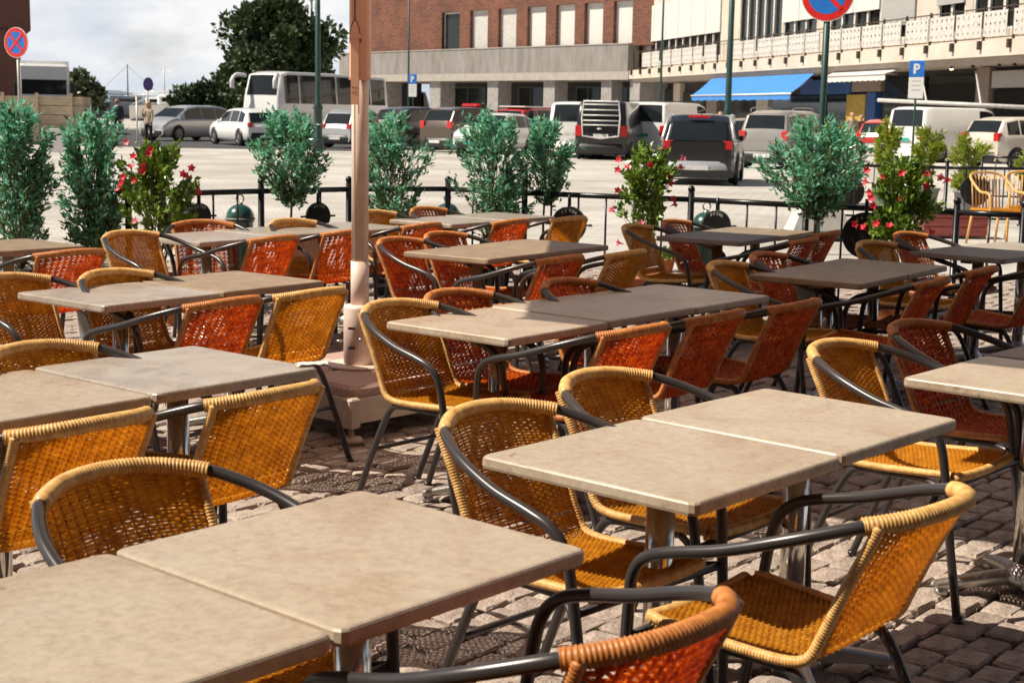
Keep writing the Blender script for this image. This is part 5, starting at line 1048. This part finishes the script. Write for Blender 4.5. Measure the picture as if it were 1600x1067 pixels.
b = MB(); n = 24; V_ = [(.06+.30*math.cos(2*math.pi*k/n), y, q.z+.30*math.sin(2*math.pi*k/n)) for y in (-.05, -.03) for k in range(n)]; b.add(V_, [tuple(range(n)), tuple(range(2*n-1, n-1, -1))]+[(k, n+k, n+(k+1) % n, (k+1) % n) for k in range(n)]); b.build('plate', 'sign_purple', t)
q = GD(214, 190, 62); t = thing('thin_post', 'thin dark post between the walking man and woman', 'post', (q.x, 62, 0)); MB().lathe([(.05, 0), (.035, .1), (.03, ZZ(214, 150, 62))], n=8).build('shaft', 'galv', t); MB().lathe([(.12, 0), (.12, .03)], n=10).build('foot', 'galv', t)
# ---------------------------------------------------------------- people
mk('skin', (.55, .33, .24), .55); mk('hair_blond', (.50, .30, .12), .6); mk('hair_grey', (.35, .22, .15), .6); mk('cloth_navy', (.035, .045, .06), .85); mk('cloth_jeans', (.05, .065, .10), .85); mk('cloth_beige', (.48, .38, .29), .85); mk('cloth_black', (.015, .014, .016), .85); mk('cloth_red', (.45, .08, .05), .85)
def person(label, px, Y, H_, face, topm, legm, hairm, hair_long, arm_up=False, stride=.12):
    q = GD(px, 200, Y); t = thing('person', label, 'person', (q.x, Y, 0), R(face)); s = H_/1.75
    J = [(0, 0, .95), (0, .0, 1.12), (0, .01, 1.36), (0, .02, 1.48), (0, .04, 1.55), (0, .045, 1.66), (0, .03, 1.74)]; rr = [.155, .145, .165, .07, .06, .095, .07]; E_ = [(i, i+1) for i in range(6)]
    def chain(start, pts, rs):
        k = start
        for p_, r_2 in zip(pts, rs): J.append(p_); rr.append(r_2); E_.append((k, len(J)-1)); k = len(J)-1
    for sg in (-1, 1):
        st = stride*sg
        chain(0, [(sg*.10, 0, .88), (sg*.105, st*.6, .48), (sg*.105, st*1.0-.03, .09), (sg*.11, st+.12, .035)], [.095, .065, .045, .04])
        if arm_up and sg > 0: chain(2, [(sg*.20, 0, 1.40), (sg*.25, .06, 1.15), (sg*.12, .20, 1.36), (sg*.06, .16, 1.50)], [.06, .048, .036, .035])
        else: chain(2, [(sg*.20, 0, 1.40), (sg*.25, -st*.4, 1.12), (sg*.24, -st*.8+.06, .88), (sg*.235, -st*.8+.08, .79)], [.06, .048, .036, .038])
    me = bpy.data.meshes.new('body'); me.from_pydata([Vector(p_)*s for p_ in J], E_, []); o = bpy.data.objects.new('body', me); C.objects.link(o)
    md = o.modifiers.new('skin', 'SKIN'); 
    for i, r_2 in enumerate(rr): me.skin_vertices[0].data[i].radius = (r_2*s*(1.18 if i < 3 else 1), r_2*s*(.78 if i < 3 else 1))
    me.skin_vertices[0].data[0].use_root = True; sb = o.modifiers.new('sub', 'SUBSURF'); sb.levels = 2; sb.render_levels = 2
    dg = bpy.context.evaluated_depsgraph_get(); m2 = bpy.data.meshes.new_from_object(o.evaluated_get(dg)); bpy.data.objects.remove(o)
    m2.materials.clear()
    for mm in ('skin', topm, legm, 'cloth_black'): m2.materials.append(M[mm])
    for p_ in m2.polygons:
        c = p_.center/s; p_.use_smooth = True; hand = (abs(c.x) > .2 and c.z < .86 and c.z > .7) or (arm_up and c.y > .10 and c.z > 1.40 and c.x > 0)
        p_.material_index = 0 if (c.z > 1.47 or hand) else (1 if c.z > .90 else (2 if c.z > .10 else 3))
    ob = bpy.data.objects.new('body', m2); C.objects.link(ob); ob.parent = t
    b = MB(); prof = [(.004, 1.775), (.06, 1.768), (.10, 1.73), (.112, 1.67), (.105, 1.61)]+([(.12, 1.52), (.11, 1.42), (.05, 1.40)] if hair_long else [(.085, 1.60)]); b.lathe([(r_2*s, z*s) for r_2, z in prof[::-1]], (0, -.005*s-.02, 0), 14); b.build('hair', hairm, t)
    b = MB(); b.lathe([(.175*s, .84*s), (.185*s, .95*s), (.165*s, 1.15*s), (.19*s, 1.34*s), (.12*s, 1.46*s), (.07*s, 1.49*s)], (0, 0, 0), 16)
    ob = b.build('jacket', topm, t); ob.scale = (1.06, .74, 1); return t
person('man in a dark jacket walking away at the left', 184, 68, 1.78, 10, 'cloth_navy', 'cloth_jeans', 'hair_grey', False)
person('woman with blond hair, beige jacket and black trousers, hand at her face', 232, 58.5, 1.68, 150, 'cloth_beige', 'cloth_black', 'hair_blond', True, True, .06)
person('person in red standing under the blue awning beside the lamp post', 1125, 72, 1.70, 180, 'cloth_red', 'cloth_jeans', 'hair_blond', True)
person('shopper with fair hair in front of the yellow door, left of two', 1331, 66, 1.76, 200, 'cloth_beige', 'cloth_jeans', 'hair_blond', False)
person('shopper right of the fair haired one, by the yellow door', 1345, 67, 1.66, 160, 'cloth_black', 'cloth_jeans', 'hair_grey', False)
